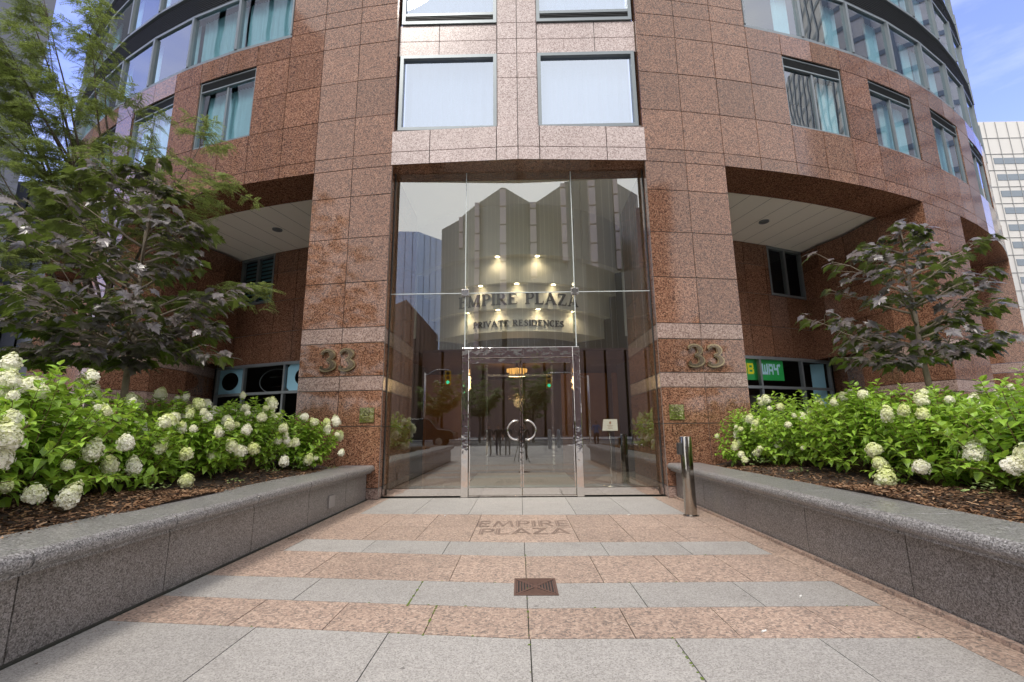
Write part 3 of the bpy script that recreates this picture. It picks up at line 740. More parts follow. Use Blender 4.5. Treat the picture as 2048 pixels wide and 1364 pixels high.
for z,R,xs in ((5.45,3.40,(-.54,.45)),(4.80,3.20,(-.98,-.067,.85)),(4.20,3.0,(-1.36,-.55,.46,1.37))):
    for x in xs:
        a=math.asin(x/R); p=bpnt(a,R+.0,z-.004)
        lo=MB().lathe([(.055,0),(.055,.004)],16).build('downlight',e_warm,BK,loc=p)
        la=bpy.data.lights.new('downlight','SPOT'); la.energy=7; la.color=(1,.80,.52); la.spot_size=R_(150); la.spot_blend=.8; la.shadow_soft_size=.05
        q=bpnt(a,R+.09,z-.02); l=link('downlight_lamp',la,BK,q)
# vestibule screen inside
vs=MB(); Y=6.0
for x in (-1.10,1.03): vs.box(x-.035,x+.035,Y-.04,Y+.04,0,3.55)
vs.box(-1.06,1.0,Y-.03,Y+.03,2.95,3.02); vs.box(-6,6,Y-.02,Y+.02,2.42,2.46) if 0 else None
VS=vs.build('inner_screen',m_steel,B)
MB().box(-5,-1.14,Y,Y+.01,0,3.5).box(1.07,5,Y,Y+.01,0,3.5).box(-1.06,1.0,Y,Y+.01,.05,2.9).build('pane',g_inner,VS)
for s in (1,-1): MB().tube([(s*(.05+.14*math.cos(t))-.03,Y-.05,1.3+.14*math.sin(t)) for t in [R_(80-i*16) for i in range(11)]],.012,8).build('handle',m_steel,VS,True)
CHN=thing('chandelier','small amber crystal chandelier glowing in the lobby behind the doors','chandelier',(-.12,6.8,3.1))
cb=MB(); rr=random.Random(4)
for ring,(R,n) in enumerate(((.34,22),(.24,16),(.12,8))):
    for k in range(n):
        a=2*PI*k/n; L_=.30+.07*(2-ring)*-1+ring*.06; cb.tube([(R*math.cos(a),R*math.sin(a),.2),(R*math.cos(a),R*math.sin(a),.2-L_*.7)],[.018,.012],5)
cb.build('crystal',e_crystal,CHN)
MB().lathe([(.36,.2),(.36,.22),(.1,.25),(.02,.4),(.02,.48)],20).build('canopy',m_gold,CHN)
cl_=bpy.data.lights.new('chandelier_lamp','POINT'); cl_.energy=45; cl_.color=(1,.62,.30); cl_.shadow_soft_size=.3; link('lamp',cl_,CHN,(0,0,-.25))
# stand with sign behind right glass
SS=thing('sign_stand','white notice board on a slim curved floor stand behind the right glass','sign',(1.95,1.35,.02))
MB().lathe([(.2,0),(.2,.012),(.02,.02)],24).build('base',m_satin,SS,True)
MB().tube([(0,0,.015),(.01,.02,.4),(.03,.0,.8),(-.02,-.03,1.25)],.016,10).build('pole',m_satin,SS,True)
bd=MB(); 
p=[(-.17,-.12,1.18),(.17,-.12,1.18),(.20,.05,1.43),(-.11,.05,1.43)]
i=len(bd.v); bd.v+=p+[(a,b+.015,c-.01) for a,b,c in p]
for fa in ((0,1,2,3),(7,6,5,4),(0,4,5,1),(1,5,6,2),(2,6,7,3),(3,7,4,0)): bd.f.append(tuple(i+k for k in fa)); bd.mi.append(0)
bd.build('board',plain('white board',(.75,.74,.70),.4,var=.02),SS)
def onb(u,v): a=Vector(p[0]).lerp(Vector(p[1]),u); b=Vector(p[3]).lerp(Vector(p[2]),u); return (a.lerp(b,v)+Vector((0,-.003,.002))).to_tuple()
em=MB(); n=14; em.face([onb(.5+.07*math.cos(2*PI*k/n),.68+.14*math.sin(2*PI*k/n)) for k in range(n)])
for k,(a,b) in enumerate(((.3,.7),(.36,.64),(.33,.67))): em.face([onb(a,.42-k*.12),onb(b,.42-k*.12),onb(b,.45-k*.12),onb(a,.45-k*.12)])
em.build('print',plain('brown print',(.35,.17,.10),.5),SS)
# ------------------------------------------------------------------ pier furniture
def pier_fn(th,s0=0):
    def fn(a,z,d,_t=th):
        c=cyl(_t,RR); t=Vector((math.cos(R_(_t)),math.sin(R_(_t)),0)); n=Vector((math.sin(R_(_t)),-math.cos(R_(_t)),0)); q=c+t*a+n*(d+.006); return (q.x,q.y,z)
    return fn
for s,th in ((1,8.36),(-1,-8.42)):
    fn=pier_fn(th)
    for o_ in (-.20,.20):
        mb=MB(); textmesh(mb,'3',.36,.41,lambda a,z,d:fn(a+o_,z+2.41,d),.03,T=.25,t=.10)
        hn=mb.build('house_number',m_gold,B)
        mb=MB(); textmesh(mb,'3',.345,.385,lambda a,z,d:fn(a+o_,z+2.422,d+.012),.03,T=.17,t=.05)
        mb.build('number_face',m_bronze,hn)
for s,th in ((1,6.82),(-1,-6.86)):
    fn=pier_fn(th); mb=MB(); i=0; W=.145
    q=[(-W,1.40),(W,1.40),(W,1.68),(-W,1.68)]; v=[fn(a,z,.012) for a,z in q]+[fn(a,z,0) for a,z in q]; mb.v+=v
    mb.f+=[(0,1,2,3),(0,4,5,1),(1,5,6,2),(2,6,7,3),(3,7,4,0)]; mb.mi+=[0]*5
    pq=mb.build('brass_plaque',m_brass,B)
    mb=MB(); n=20
    for k in range(n):
        a,b=2*PI*k/n,2*PI*(k+1)/n; mb.face([fn(.06*math.cos(a),1.58+.06*math.sin(a),.0135),fn(.06*math.cos(b),1.58+.06*math.sin(b),.0135),fn(.048*math.cos(b),1.58+.048*math.sin(b),.0135),fn(.048*math.cos(a),1.58+.048*math.sin(a),.0135)])
    mb.face([fn(x,z,.0137) for x,z in ((-.042,1.615),(.036,1.537),(.043,1.544),(-.035,1.622))]); mb.face([fn(x,z,.0139) for x,z in ((-.035,1.572),(.03,1.572),(.03,1.585),(-.035,1.585))])
    for k in range(3): w_=.07-.012*k; mb.face([fn(x,z,.0137) for x,z in ((-w_,1.485-k*.025),(w_,1.485-k*.025),(w_,1.494-k*.025),(-w_,1.494-k*.025))])
    mb.build('no_smoking_mark',m_bronze,pq)

# banner behind the shop glass
m_bgreen=plain('banner green',(.015,.42,.09),.5,var=.05); m_byel=plain('banner yellow',(.95,.90,.01),.5,var=.03); m_bblue=plain('banner pale blue',(.50,.80,.95),.5,var=.03)
SB=thing('banner','green shop banner with yellow and pale blue capitals behind the right storefront glass','banner')
pa,pb=cyl(15.2,20.93),cyl(22.0,20.93)
def bn(u,v,d=0):  # u metres left from the right end
    t=(pa-pb).normalized(); n=Vector((t.y,-t.x,0)); 
    if n.y>0: n=-n
    q=pb+t*u+n*d; return (q.x,q.y,2.585+v)
W=(pa-pb).length
m=MB(); m.v+=[bn(W,0),bn(0,0),bn(0,.63),bn(W,.63),bn(W,0,-.01),bn(0,0,-.01),bn(0,.63,-.01),bn(W,.63,-.01)]; m.f+=[(0,1,2,3),(7,6,5,4),(0,4,5,1),(3,2,6,7),(0,3,7,4),(1,5,6,2)]; m.mi+=[0]*6
m.build('cloth',m_bgreen,SB)
def sg(mb,polys,x,sx,z0,h,d0):
    for i,p in enumerate(polys):
        q=[bn(x-a*sx,z0+b*h,d0+.0006*(i+1)) for a,b in p]; mb.face(q)
T=.26
G={'W':ln(.1,1,.1,.25,T)+ln(.5,.9,.5,.15,T*.8)+ln(.9,1,.9,.25,T)+hb(.0,1.0,0,.26),
'A':hb(0,T,0,.8)+hb(.74,1,0,.8)+hb(.06,.94,.76,1)+hb(.2,.8,.3,.5),
'Y':ln(.13,1,.13,.6,T)+hb(.05,.8,.42,.64)+ln(.72,.0,.72,.9,T)+hb(.72,1.1,.78,.98)+[[(1.05,.66),(1.3,.88),(1.05,1.1)]],
'B':hb(0,T,0,1)+hb(.2,.85,.8,1)+hb(.2,.85,.4,.6)+hb(.2,.85,0,.2)+hb(.7,.95,.1,.45)+hb(.68,.9,.55,.92),
'U':hb(0,T,.1,1)+hb(.74,1,.1,1)+hb(.04,.96,0,.24),'S':hb(0,1,.8,1)+hb(0,1,.4,.6)+hb(0,1,0,.2)+hb(0,T,.5,.9)+hb(.74,1,.1,.5)}
mb=MB()
for ch,x,w_ in (('W',.815,.225),('A',.565,.175),('Y',.37,.205)): sg(mb,G[ch],x,w_,.17,.32,.002)
mb.build('blue_letter',m_bblue,SB)
mb=MB()
for ch,x in (('B',1.335),('U',1.60),('S',1.87)): sg(mb,G[ch],x,.235,.17,.32,.002)
mb.build('yellow_letter',m_byel,SB)

# ------------------------------------------------------------------ ground and paving
def sheet(name,x0,x1,y0,y1,z,m): 
    o=MB().face([(x0,y0,z),(x1,y0,z),(x1,y1,z),(x0,y1,z)]).build(name,m); return tag(o,kind='structure')
m_asph=plain('asphalt',(.055,.055,.056),.85,var=.25,scale=8)
m_conc=plain('sidewalk concrete',(.32,.31,.29),.8,var=.15,scale=3)
sheet('ground',-600,600,-600,600,-.05,m_asph)
sheet('paving_bed',-14,14,-14.0,.02,-.012,m_joint)
RY=[(-1.74,-1.91,-1.96),(-3.38,-3.61,-3.62),(-3.91,-4.19,-4.16),(-4.77,-5.01,-4.98),(-5.29,-5.55,-5.52),(-5.77,-6.03,-6.03)]
def ry(i,x):
    a,b,c=RY[i]; return b+(a-b)*(-x/2.55) if x<0 else b+(c-b)*(x/2.5)
pg=MB(); pp=MB(); rr=random.Random(11)
def quadslab(mb,x0,x1,fa,fb,g=.0035):
    """fa: far edge y(x), fb: near edge y(x)"""
    z=rr.uniform(-.0012,.0006); xs=[x0+g,x1-g]
    if x0<-.01<.01<x1: xs=[x0+g,0,x1-g]
    top=[(x,fa(x)-g) for x in xs]+[(x,fb(x)+g) for x in xs[::-1]]
    mb.prism(top[::-1],'z',-.03,z)
rows=[('g',lambda x:-.14,lambda x:ry(0,x),[-2.50,-1.67,-.82,-.005,.79,1.60,2.40]),
 ('p',lambda x:ry(0,x),lambda x:(ry(0,x)*.47+ry(1,x)*.53),[-2.55,-1.89,-1.26,-.62,.63,1.26,1.86,2.42]),
 ('p',lambda x:(ry(0,x)*.47+ry(1,x)*.53),lambda x:ry(1,x),[-2.55,-1.89,-1.26,-.62,.63,1.26,1.86,2.46]),
 ('g',lambda x:ry(1,x),lambda x:ry(2,x),[-2.58,-1.71,-.84,.005,.85,1.69,2.48]),
 ('p',lambda x:ry(2,x),lambda x:ry(3,x),[-2.84,-1.94,-.64,.01,.65,1.28,1.88,2.50]),
 ('g',lambda x:ry(3,x),lambda x:ry(4,x),[-2.84,-1.76,-.86,.01,.865,1.70,2.52]),
 ('p',lambda x:ry(4,x),lambda x:ry(5,x),[-2.84,-1.96,-1.31,-.645,.013,.66,1.30,1.96,2.52]),
 ('g',lambda x:ry(5,x),lambda x:ry(5,x)-1.6,[-2.84,-1.76,-.87,.02,.89,1.75,2.50]),
 ('p',lambda x:ry(5,x)-1.6,lambda x:ry(5,x)-2.1,[-2.84,-1.9,-1.3,-.65,.01,.66,1.3,1.96,2.50]),
 ('g',lambda x:ry(5,x)-2.1,lambda x:-9.6,[-2.84,-1.76,-.87,.02,.89,1.75,2.50])]
for kind,fa,fb,xs in rows:
    for a,b in zip(xs,xs[1:]): quadslab(pg if kind=='g' else pp,a,b,fa,fb)
    # pink border strips along both planters
    if xs[0]>-2.8: quadslab(pp,-2.84,xs[0],fa,fb)
    quadslab(pp,xs[-1],2.755,fa,fb)
for y in range(-14,-9):
    for x in range(-13,13): quadslab(pg,x,x+1,lambda q,y=y:min(y+1,-9.6),lambda q,y=y:y)
tag(pg.build('grey_paving',m_pgrey),kind='structure'); tag(pp.build('pink_paving',m_ppink),kind='structure')
# little moss in the joints
ms=MB()
for k in range(260):
    x,yy_=rr.choice([(.012,rr.uniform(-6.6,-4)),(rr.uniform(-2.5,2.4),None),(-.86,rr.uniform(-5.55,-4.95)),(-.645,rr.uniform(-6,-5.5)),(.88,rr.uniform(-7,-6))])
    if yy_ is None:
        i=rr.choice([2,3,4,5]); yy_=ry(i,x)
    if rr.random()<.5: continue
    s_=rr.uniform(.003,.010); ms.face([(x-s_,yy_-s_*.7,.001),(x+s_,yy_-s_*.5,.0015),(x+s_*.8,yy_+s_*.6,.004),(x-s_*.7,yy_+s_*.7,.003)])
tag(ms.build('moss',plain('moss',(.11,.16,.02),.9)),'small tufts of green moss growing in the paving joints','moss',kind='stuff')
# worn inlaid letters in the paving
def sans(ch):
    a=.11
    D=lambda x,z0,z1:hb(x,x+.055,z0,z1)+hb(x+.09,x+.20,z0,z1)
    if ch=='E': return D(.0,0,1)+hb(.2,.62,.9,1)+hb(.2,.6,.45,.55)+hb(.2,.62,0,.1),.7
    if ch=='I': return D(.0,0,1),.26
    if ch=='L': return D(.0,0,1)+hb(.2,.62,0,.1),.68
    if ch=='P': return D(.0,0,1)+hb(.2,.45,.9,1)+hb(.2,.45,.4,.5)+arc(.42,.7,.22,.25,90,-90,.1,.14,8),.72
    if ch=='R': return D(.0,0,1)+hb(.2,.45,.9,1)+hb(.2,.45,.45,.55)+arc(.42,.725,.2,.23,90,-90,.1,.14,8)+ln(.38,.45,.7,0,.12),.78
    if ch=='A': return ln(.03,0,.40,1,.08)+ln(.14,0,.46,.9,.05)+ln(.45,1,.84,0,.14)+hb(.25,.65,.25,.33),.9
    if ch=='M': return ln(.05,0,.2,1,.06)+ln(.22,1,.52,.05,.14)+ln(.52,.05,.82,1,.06)+ln(.84,1,.98,0,.14)+ln(.12,0,.24,.85,.04),1.06
    if ch=='Z': return hb(.04,.7,.9,1)+hb(.04,.74,0,.1)+ln(.62,.92,.14,.08,.13)+ln(.5,.9,.04,.1,.04),.8
    return [],.4
m_inlay=plain('worn bronze inlay',(.215,.15,.12),.6,0,var=.45,scale=9)
il=MB()
for txt,x0,x1,y0,y1 in (('EMPIRE',-.615,.62,-2.745,-2.375),('PLAZA',-.55,.57,-3.20,-2.875)):
    x=0; P=[]
    for ch in txt:
        g,wd=sans(ch); P+=[[(a+x,b) for a,b in p] for p in g]; x+=wd+.07
    for i,p in enumerate(P):
        q=[(x0+(x1-x0)*a/(x-.07),y0+(y1-y0)*b,.0022+.0003*(i%5)) for a,b in p]; il.face(q)
tag(il.build('paving_inlay',m_inlay),'worn bronze capitals set flush in two lines in the pink paving','lettering')
# kerb strips and gutters beside the planters
kb=MB()
for k in range(9): kb.box(2.757,2.80,-9.5+k*1.03,-9.5+(k+1)*1.03-.012,-.03,.028)
tag(kb.build('pink_kerb',m_ppink),kind='structure')
# street behind the camera
z=.30
mb=MB(); mb.face([(-14,-14,0),(14,-14,0),(40,-16,z),(-40,-16,z)]); mb.face([(-40,-16,z),(40,-16,z),(40,-18,z),(-40,-18,z)]); mb.face([(-40,-16,z),(-14,-14,0),(-14,-9,0),(-40,-9,z)]); mb.face([(40,-16,z),(40,-9,z),(14,-9,0),(14,-14,0)])
tag(mb.build('sidewalk',m_conc),kind='structure')
mb=MB(); mb.face([(-60,-18.0,z-.1),(60,-18.0,z-.1),(60,-34,z-.1),(-60,-34,z-.1)]); mb.face([(-60,-18,z),(60,-18,z),(60,-18,z-.1),(-60,-18,z-.1)])
tag(mb.build('road',m_asph),kind='structure')
mb=MB()
for k in range(9): mb.face([(3+k*1.1,-18.6,z-.096),(3.6+k*1.1,-18.6,z-.096),(3.6+k*1.1,-22,z-.096),(3+k*1.1,-22,z-.096)])
mb.face([(-20,-25.9,z-.096),(20,-25.9,z-.096),(20,-26.05,z-.096),(-20,-26.05,z-.096)])
tag(mb.build('crosswalk',plain('road paint',(.7,.7,.68),.6)),kind='structure')
tag(MB().box(-60,60,-45,-34,z-.1,z+.02).build('far_sidewalk',m_conc),kind='structure')

# ------------------------------------------------------------------ planters
def planter(s,label):
    T=thing('planter',label,'planter',(0,0,0))
    fx=2.88 if s<0 else 2.83
    fx=2.88 if s<0 else 2.81
    js=[-.33,-1.34,-2.68,-3.99,-5.2,-6.35,-7.6,-8.9,-10.2] if s<0 else [-.33,-1.61,-2.95,-4.22,-5.45,-6.7,-8,-9.3,-10.2]
    cj=[-.33,-1.7,-2.95,-4.17,-5.33,-6.42,-7.7,-9,-10.25] if s<0 else [-.33,-1.5,-2.8,-4.2,-5.51,-6.7,-8,-9.2,-10.25]
    wp=MB()
    for a,b in zip(js,js[1:]): wp.box(s*fx,s*(fx+.06),b+.005,a-.005,.0,.465)
    wp.box(s*(fx+.06),s*12.5,-10.2,-10.14,0,.465)
    wp.build('wall_panel',m_dgran,T)
    MB().box(s*(fx+.012),s*(fx+.4),-10.13,-.33,-.03,.52).build('wall_core',m_black,T)
    MB().box(s*(fx-.02),s*(fx+.012),-10.13,-.31,-.03,.006).build('base_gutter',m_joint,T)
    cp=MB(); o=fx-.145; i=fx+.45
    prof=[(i,.50),(o+.10,.50),(o+.10,.478),(o+.055,.478),(o+.055,.505)]+[(o+.055-.055*math.sin(t),.56-.055*math.cos(t)) for t in [R_(20*k) for k in range(0,10)]][0:]+[(i,.615)]
    prof=[(s*x,z_) for x,z_ in prof]
    for a,b in zip(cj,cj[1:]): cp.prism(prof,'y',b+.005,a-.005)
    cp.build('coping',m_cap,T,bevel=.003)
    if s<0:
        MB().box(-fx,-fx+.022,-2.04,-1.82,.12,.30).build('outlet_box',plain('outlet cover grey',(.30,.28,.265),.5),T,bevel=.006)
    return T
planter(-1,'long dark granite planter wall with rounded grey coping left of the paving')
planter(1,'long dark granite planter wall with grey coping behind the steel post')
def soilz(x,y): return .585+.07*math.sin(x*1.7+y)*math.cos(y*1.3)+.05*min(1,max(0,(abs(x)-3.4)))
for s in (1,-1):
    mb=MB(); nx,ny=34,40; x0,x1,y0,y1=3.2,14,-10.1,.35
    for j in range(ny+1):
        for i in range(nx+1):
            x=x0+(x1-x0)*(i/nx)**1.4; y=y0+(y1-y0)*j/ny
            mb.v.append((s*x,y,soilz(x,y) if i else .58))
    for j in range(ny):
        for i in range(nx):
            k=j*(nx+1)+i
            y=y0+(y1-y0)*(j+.5)/ny; x=abs(mb.v[k][0])
            if y>-.25 and x<4.5: continue
            q=(k,k+1,k+nx+2,k+nx+1); mb.f.append(q if s>0 else q[::-1]); mb.mi.append(0)
    tag(mb.build('soil',m_soil,smooth=True),kind='structure')
    mb=MB(); rr=random.Random(5+s)
    for k in range(15000):
        x=3.24+rr.random()**1.6*2.4; y=rr.uniform(-7.6,-.35)
        if k%3==0: y=rr.uniform(-7,-4)
        a=rr.uniform(0,PI); l=rr.uniform(.010,.030); w_=rr.uniform(.004,.009); zz=soilz(x,y)+rr.uniform(.0,.018)
        if x<3.33: zz=max(zz,.60+rr.uniform(0,.012))
        d=Vector((math.cos(a),math.sin(a),rr.uniform(-.4,.4)))*l; n=Vector((-math.sin(a),math.cos(a),rr.uniform(-.6,.6)))*w_; c=Vector((s*x,y,zz))
        mb.face([c-d-n,c+d-n*.6,c+d*1.1+n*.7,c-d*.8+n])
    tag(mb.build('bark_mulch',m_mulch),'dark brown bark mulch spread over the %s planter bed'%('right' if s>0 else 'left'),'mulch',kind='stuff')

m_arc=granite('pale arcade paving',[(.2,(.50,.48,.45)),(.8,(.68,.66,.62))],60,.5,.08,.35)  # floor behind the planters, added pale to bounce light onto the portal ceilings
for s in (1,-1):
    tag(MB().face([(s*3.7,.42,.0),(s*16,.42,.0),(s*16,9,.0),(s*3.7,9,.0)][::s]).build('arcade_paving',m_arc),kind='structure')
    tag(MB().box(s*4.6,s*14,.35,.42,0,.60).build('planter_rear_wall',m_dgran),'low granite wall closing the back of the %s planter'%('right' if s>0 else 'left'),'wall')
# ------------------------------------------------------------------ foliage builders
def frame_of(dirv,up=Vector((0,0,1))):
    d=dirv.normalized(); s_=d.cross(up)
    if s_.length<1e-3: s_=Vector((1,0,0))
    s_.normalize(); n=s_.cross(d); return d,s_,n
def ovate(mb,p,dirv,l,wd,rr,fold=.25,droop=.25):
    up=Vector((rr.uniform(-.35,.35),rr.uniform(-.35,.35),1))
    d,s_,n=frame_of(dirv,up)
    def P(a,b,c): return p+d*(a*l)+s_*(b*wd)+n*c*l
    a0=P(0,0,0); m1=P(.35,0,.02); m2=P(.72,0,-droop*.4); tip=P(1,0,-droop)
    for sg_ in (1,-1):
        e1=P(.28,.5*sg_,fold*.3); e2=P(.62,.40*sg_,fold*.3-droop*.3)
        i=len(mb.v); mb.v+=[a0[:],e1[:],e2[:],tip[:],m2[:],m1[:]]
        if sg_<0: mb.f+= [(i,i+5,i+1),(i+5,i+4,i+2,i+1),(i+4,i+3,i+2)]
        else: mb.f+=[(i,i+1,i+5),(i+5,i+1,i+2,i+4),(i+4,i+2,i+3)]
        mb.mi+=[0]*3
ML=[(0,0),(.12,-.02),(.34,-.22),(.36,-.02),(.62,.02),(.50,.16),(.86,.42),(.60,.40),(.60,.56),(.36,.46),(.42,.74),(.26,.70),(.0,1.05)]
def maple_leaf(mb,p,dirv,l,rr,tilt=.5):
    up=Vector((rr.uniform(-tilt,tilt),rr.uniform(-tilt,tilt),1)); d,s_,n=frame_of(dirv,up)
    def P(a,b): 
        r_=a*a+b*b; return (p+d*(b*l)+s_*(a*l*.62)+n*(l*(.10*abs(a)-.22*r_)))[:]
    c=P(0,.34); 
    for sg_ in (1,-1):
        pts=[P(sg_*a,b) for a,b in ML]; i=len(mb.v); mb.v+=[c]+pts
        for k in range(len(pts)-1):
            mb.f.append((i,i+1+k,i+2+k) if sg_>0 else (i,i+2+k,i+1+k)); mb.mi.append(0)
# hydrangea
def flower_mesh(seed,n=150,cone=1.25):
    rr=random.Random(seed); mb=MB()
    for k in range(n):
        z=1-2*(k+.5)/n; a=k*2.39996; r_=math.sqrt(1-z*z)
        if z<-.75: continue
        nx=Vector((r_*math.cos(a),r_*math.sin(a),z)); wz=1-.28*max(0,z)
        rad=rr.uniform(.78,1.14)*(1+.12*math.sin(a*1.0+z*5+seed)*math.sin(z*7+seed)); c=Vector((nx.x*wz*.085,nx.y*wz*.085,nx.z*.085*cone))*rad
        nn=(nx+Vector((rr.uniform(-.4,.4),rr.uniform(-.4,.4),rr.uniform(-.2,.5)))).normalized()
        t=nn.cross(Vector((rr.random(),rr.random(),rr.random()))).normalized(); b=nn.cross(t); s_=rr.uniform(.013,.022)
        i=len(mb.v)
        for q in range(4):
            u=t*math.cos(q*PI/2)+b*math.sin(q*PI/2); v=t*math.cos(q*PI/2+PI/4)+b*math.sin(q*PI/2+PI/4); w2=t*math.cos(q*PI/2-PI/4)+b*math.sin(q*PI/2-PI/4)
            mb.v+=[c[:],(c+w2*s_*.85+nn*.002)[:],(c+u*s_*1.15-nn*.002)[:],(c+v*s_*.85+nn*.002)[:]]; mb.f.append((i+q*4,i+q*4+1,i+q*4+2,i+q*4+3)); mb.mi.append(0)
    for k in range(60):
        z=rr.uniform(-.9,1); a=rr.uniform(0,2*PI); r_=math.sqrt(1-z*z); c=Vector((r_*math.cos(a),r_*math.sin(a),z*cone))*.065
        t=Vector((rr.uniform(-1,1),rr.uniform(-1,1),rr.uniform(-1,1))).normalized()*.022; b=c.normalized().cross(t).normalized()*.022
        mb.face([c-t-b,c+t-b,c+t+b,c-t+b])
    return mb.mesh('flower_head',m_petal)
FL=[flower_mesh(1),flower_mesh(2,170,1.5),flower_mesh(3,120,1.0)]
def shrub_mesh(seed,H=1.0,Rd=.78,ns=84):
    rr=random.Random(seed); lm=MB(); sm=MB(); tips=[]
    for k in range(ns):
        a=rr.uniform(0,2*PI); q=math.sqrt(rr.random()); el=q
        ex=Vector((math.cos(a)*q*Rd,math.sin(a)*q*Rd,H*(math.sqrt(max(0,1-.72*q*q))*rr.uniform(.82,1.06))))
        if q>.66 and rr.random()<.55: ex.z*=rr.uniform(.22,.75)
        b=Vector((math.cos(a)*q*.13,math.sin(a)*q*.13,-.04))
        mid=b.lerp(ex,.5)+Vector((math.cos(a),math.sin(a),0))*.06*q+Vector((0,0,.06))
        pts=[b,b.lerp(mid,.5)+Vector((rr.uniform(-.02,.02),rr.uniform(-.02,.02),0)),mid,mid.lerp(ex,.5)+Vector((rr.uniform(-.02,.02),rr.uniform(-.02,.02),.02)),ex]
        sm.tube(pts,[.007,.006,.005,.004,.002],4,False)
        L_=sum((pts[i+1]-pts[i]).length for i in range(4)); n=int(L_*.78/.052)
        ph=rr.uniform(0,PI)
        for j in range(n):
            t=1-j*.052/L_; 
            if t<.16: break
            f_=t*4; i=min(3,int(f_)); p=pts[i].lerp(pts[i+1],f_-i); ax=(pts[i+1]-pts[i]).normalized()
            aa=ph+j*1.35
            for sd in (0,PI):
                o=Vector((math.cos(aa+sd),math.sin(aa+sd),0)); o=(o-ax*o.dot(ax)).normalized()
                age=min(1,.35+j*.16); d=o*(.55+.45*age)+ax*(.75-.55*age)+Vector((0,0,.10))
                l=(.05+.062*age)*rr.uniform(.8,1.2)
                if rr.random()<.93: ovate(lm,p+o*.006,d,l,l*.62,rr,.3,rr.uniform(.1,.45))
        tips.append((ex,(pts[4]-pts[3]).normalized()))
    return sm.mesh('stems',m_stem),lm.mesh('foliage',m_hleaf),tips
SH=[shrub_mesh(21),shrub_mesh(22,1.05,.84,90),shrub_mesh(23,.95,.74,78)]
def put_flower(root,local,size,rr,v=None):
    o=link('flower_head',FL[rr.randrange(3)] if v is None else FL[v],root,local); size*=.80; o.scale=(size,size,size*rr.uniform(.9,1.15))
    o.rotation_euler=(rr.uniform(-.5,.5),rr.uniform(-.5,.5),rr.uniform(0,6)); return o
def hydrangea(i,x,y,H,label,group,nfl,fsize,big=(),seed=0,wide=1.0,faces=None):
    rr=random.Random(100+i*7+seed); v=i%3; sm,lm,tips=SH[v]; z=soilz(abs(x),y)-.02
    rz=rr.uniform(0,6.28); T=thing('hydrangea_shrub',label,'shrub',(x,y,z),0,group); k=H/1.0
    for me,nm in ((sm,'stems'),(lm,'foliage')):
        o=link(nm,me,T); o.scale=(wide*1.12,wide*1.12,k); o.rotation_euler=(0,0,rz)
    cand=[]
    for p,a in tips:
        q=Matrix.Rotation(rz,3,'Z')@Vector((p.x*wide*1.12,p.y*wide*1.12,p.z*k)); 
        # towards the paving and the top
        sc_=(q.x*(1 if x<0 else -1))*.9+(-q.y)*.5+q.z*.5; cand.append((sc_+rr.uniform(-.5,.5),q))
    cand.sort(key=lambda t:-t[0])
    nfl=int(nfl*1.9)
    for n_,(_,q) in enumerate(cand[:nfl]): put_flower(T,(q.x*1.04,q.y*1.04,q.z+.03),fsize*rr.uniform(.45,1.05),rr)
    for (bx,by,bz,bs) in big: put_flower(T,(bx-x,by-y,bz-z),bs*.88,rr)
    return T
GL='hydrangeas in the left planter'; GRp='hydrangeas in the right planter'
LH=[(-4.35,-6.15,1.22,'largest hydrangea at the near left edge heavy with cream and lime flower heads',9,1.5,((-3.72,-5.95,.74,1.75),(-3.95,-5.9,1.08,1.7),(-3.7,-5.55,.80,1.1),(-3.62,-5.35,.76,1.15),(-4.0,-5.7,1.3,1.6)),1.0),
 (-4.45,-5.05,1.12,'hydrangea second from the near end of the left planter with white and lime blooms',10,1.15,((-3.9,-4.7,.95,1.1),(-3.85,-4.95,1.1,1.2)),.95),
 (-4.5,-4.05,1.02,'hydrangea in the middle front of the left planter with a low lime bloom',7,1.05,((-3.75,-3.85,.72,1.2),(-3.9,-3.7,1.0,1.15)),.9),
 (-4.45,-3.05,1.0,'hydrangea with three round white heads side by side on the left',6,1.05,((-3.72,-2.95,1.0,1.2),(-3.66,-2.75,1.02,1.25),(-3.95,-3.15,.95,1.1)),.9),
 (-4.2,-2.1,1.0,'hydrangea with bare stems at its base near the far end of the left planter',7,.95,((-3.55,-2.1,1.12,1.0),(-3.5,-1.9,1.08,1.0),(-3.5,-2.2,.82,1.1)),.85),
 (-3.85,-1.15,.95,'last hydrangea of the left planter beside the pier with a creamy cone on top',6,.95,((-3.25,-1.0,1.42,1.2),(-3.35,-1.1,1.28,1.0),(-3.12,-1.0,.88,.85)),.85)]
for i,(x,y,H,lab,nf,fs,big,wd_) in enumerate(LH): hydrangea(i,x,y,H,lab,GL,nf,fs,big,0,wd_)
L2=[(-5.7,-5.6,1.35,'tall hydrangea behind the near left corner with lime yellow heads at the top'),(-5.6,-4.4,1.25,'hydrangea in the back row of the left planter below the purple maple crown'),(-5.5,-3.3,1.18,'back row hydrangea around the maple trunk in the left planter'),(-5.3,-2.2,1.15,'back row hydrangea in front of the oval shop window'),(-4.9,-1.0,1.1,'back row hydrangea nearest the left granite pier'),(-6.9,-4.9,1.4,'hydrangea at the outer left rear of the left planter'),(-6.8,-3.3,1.3,'rearmost hydrangea before the far granite pier on the left')]
for i,(x,y,H,lab) in enumerate(L2): hydrangea(i+1,x,y,H,lab,GL,9,1.15,(),40)
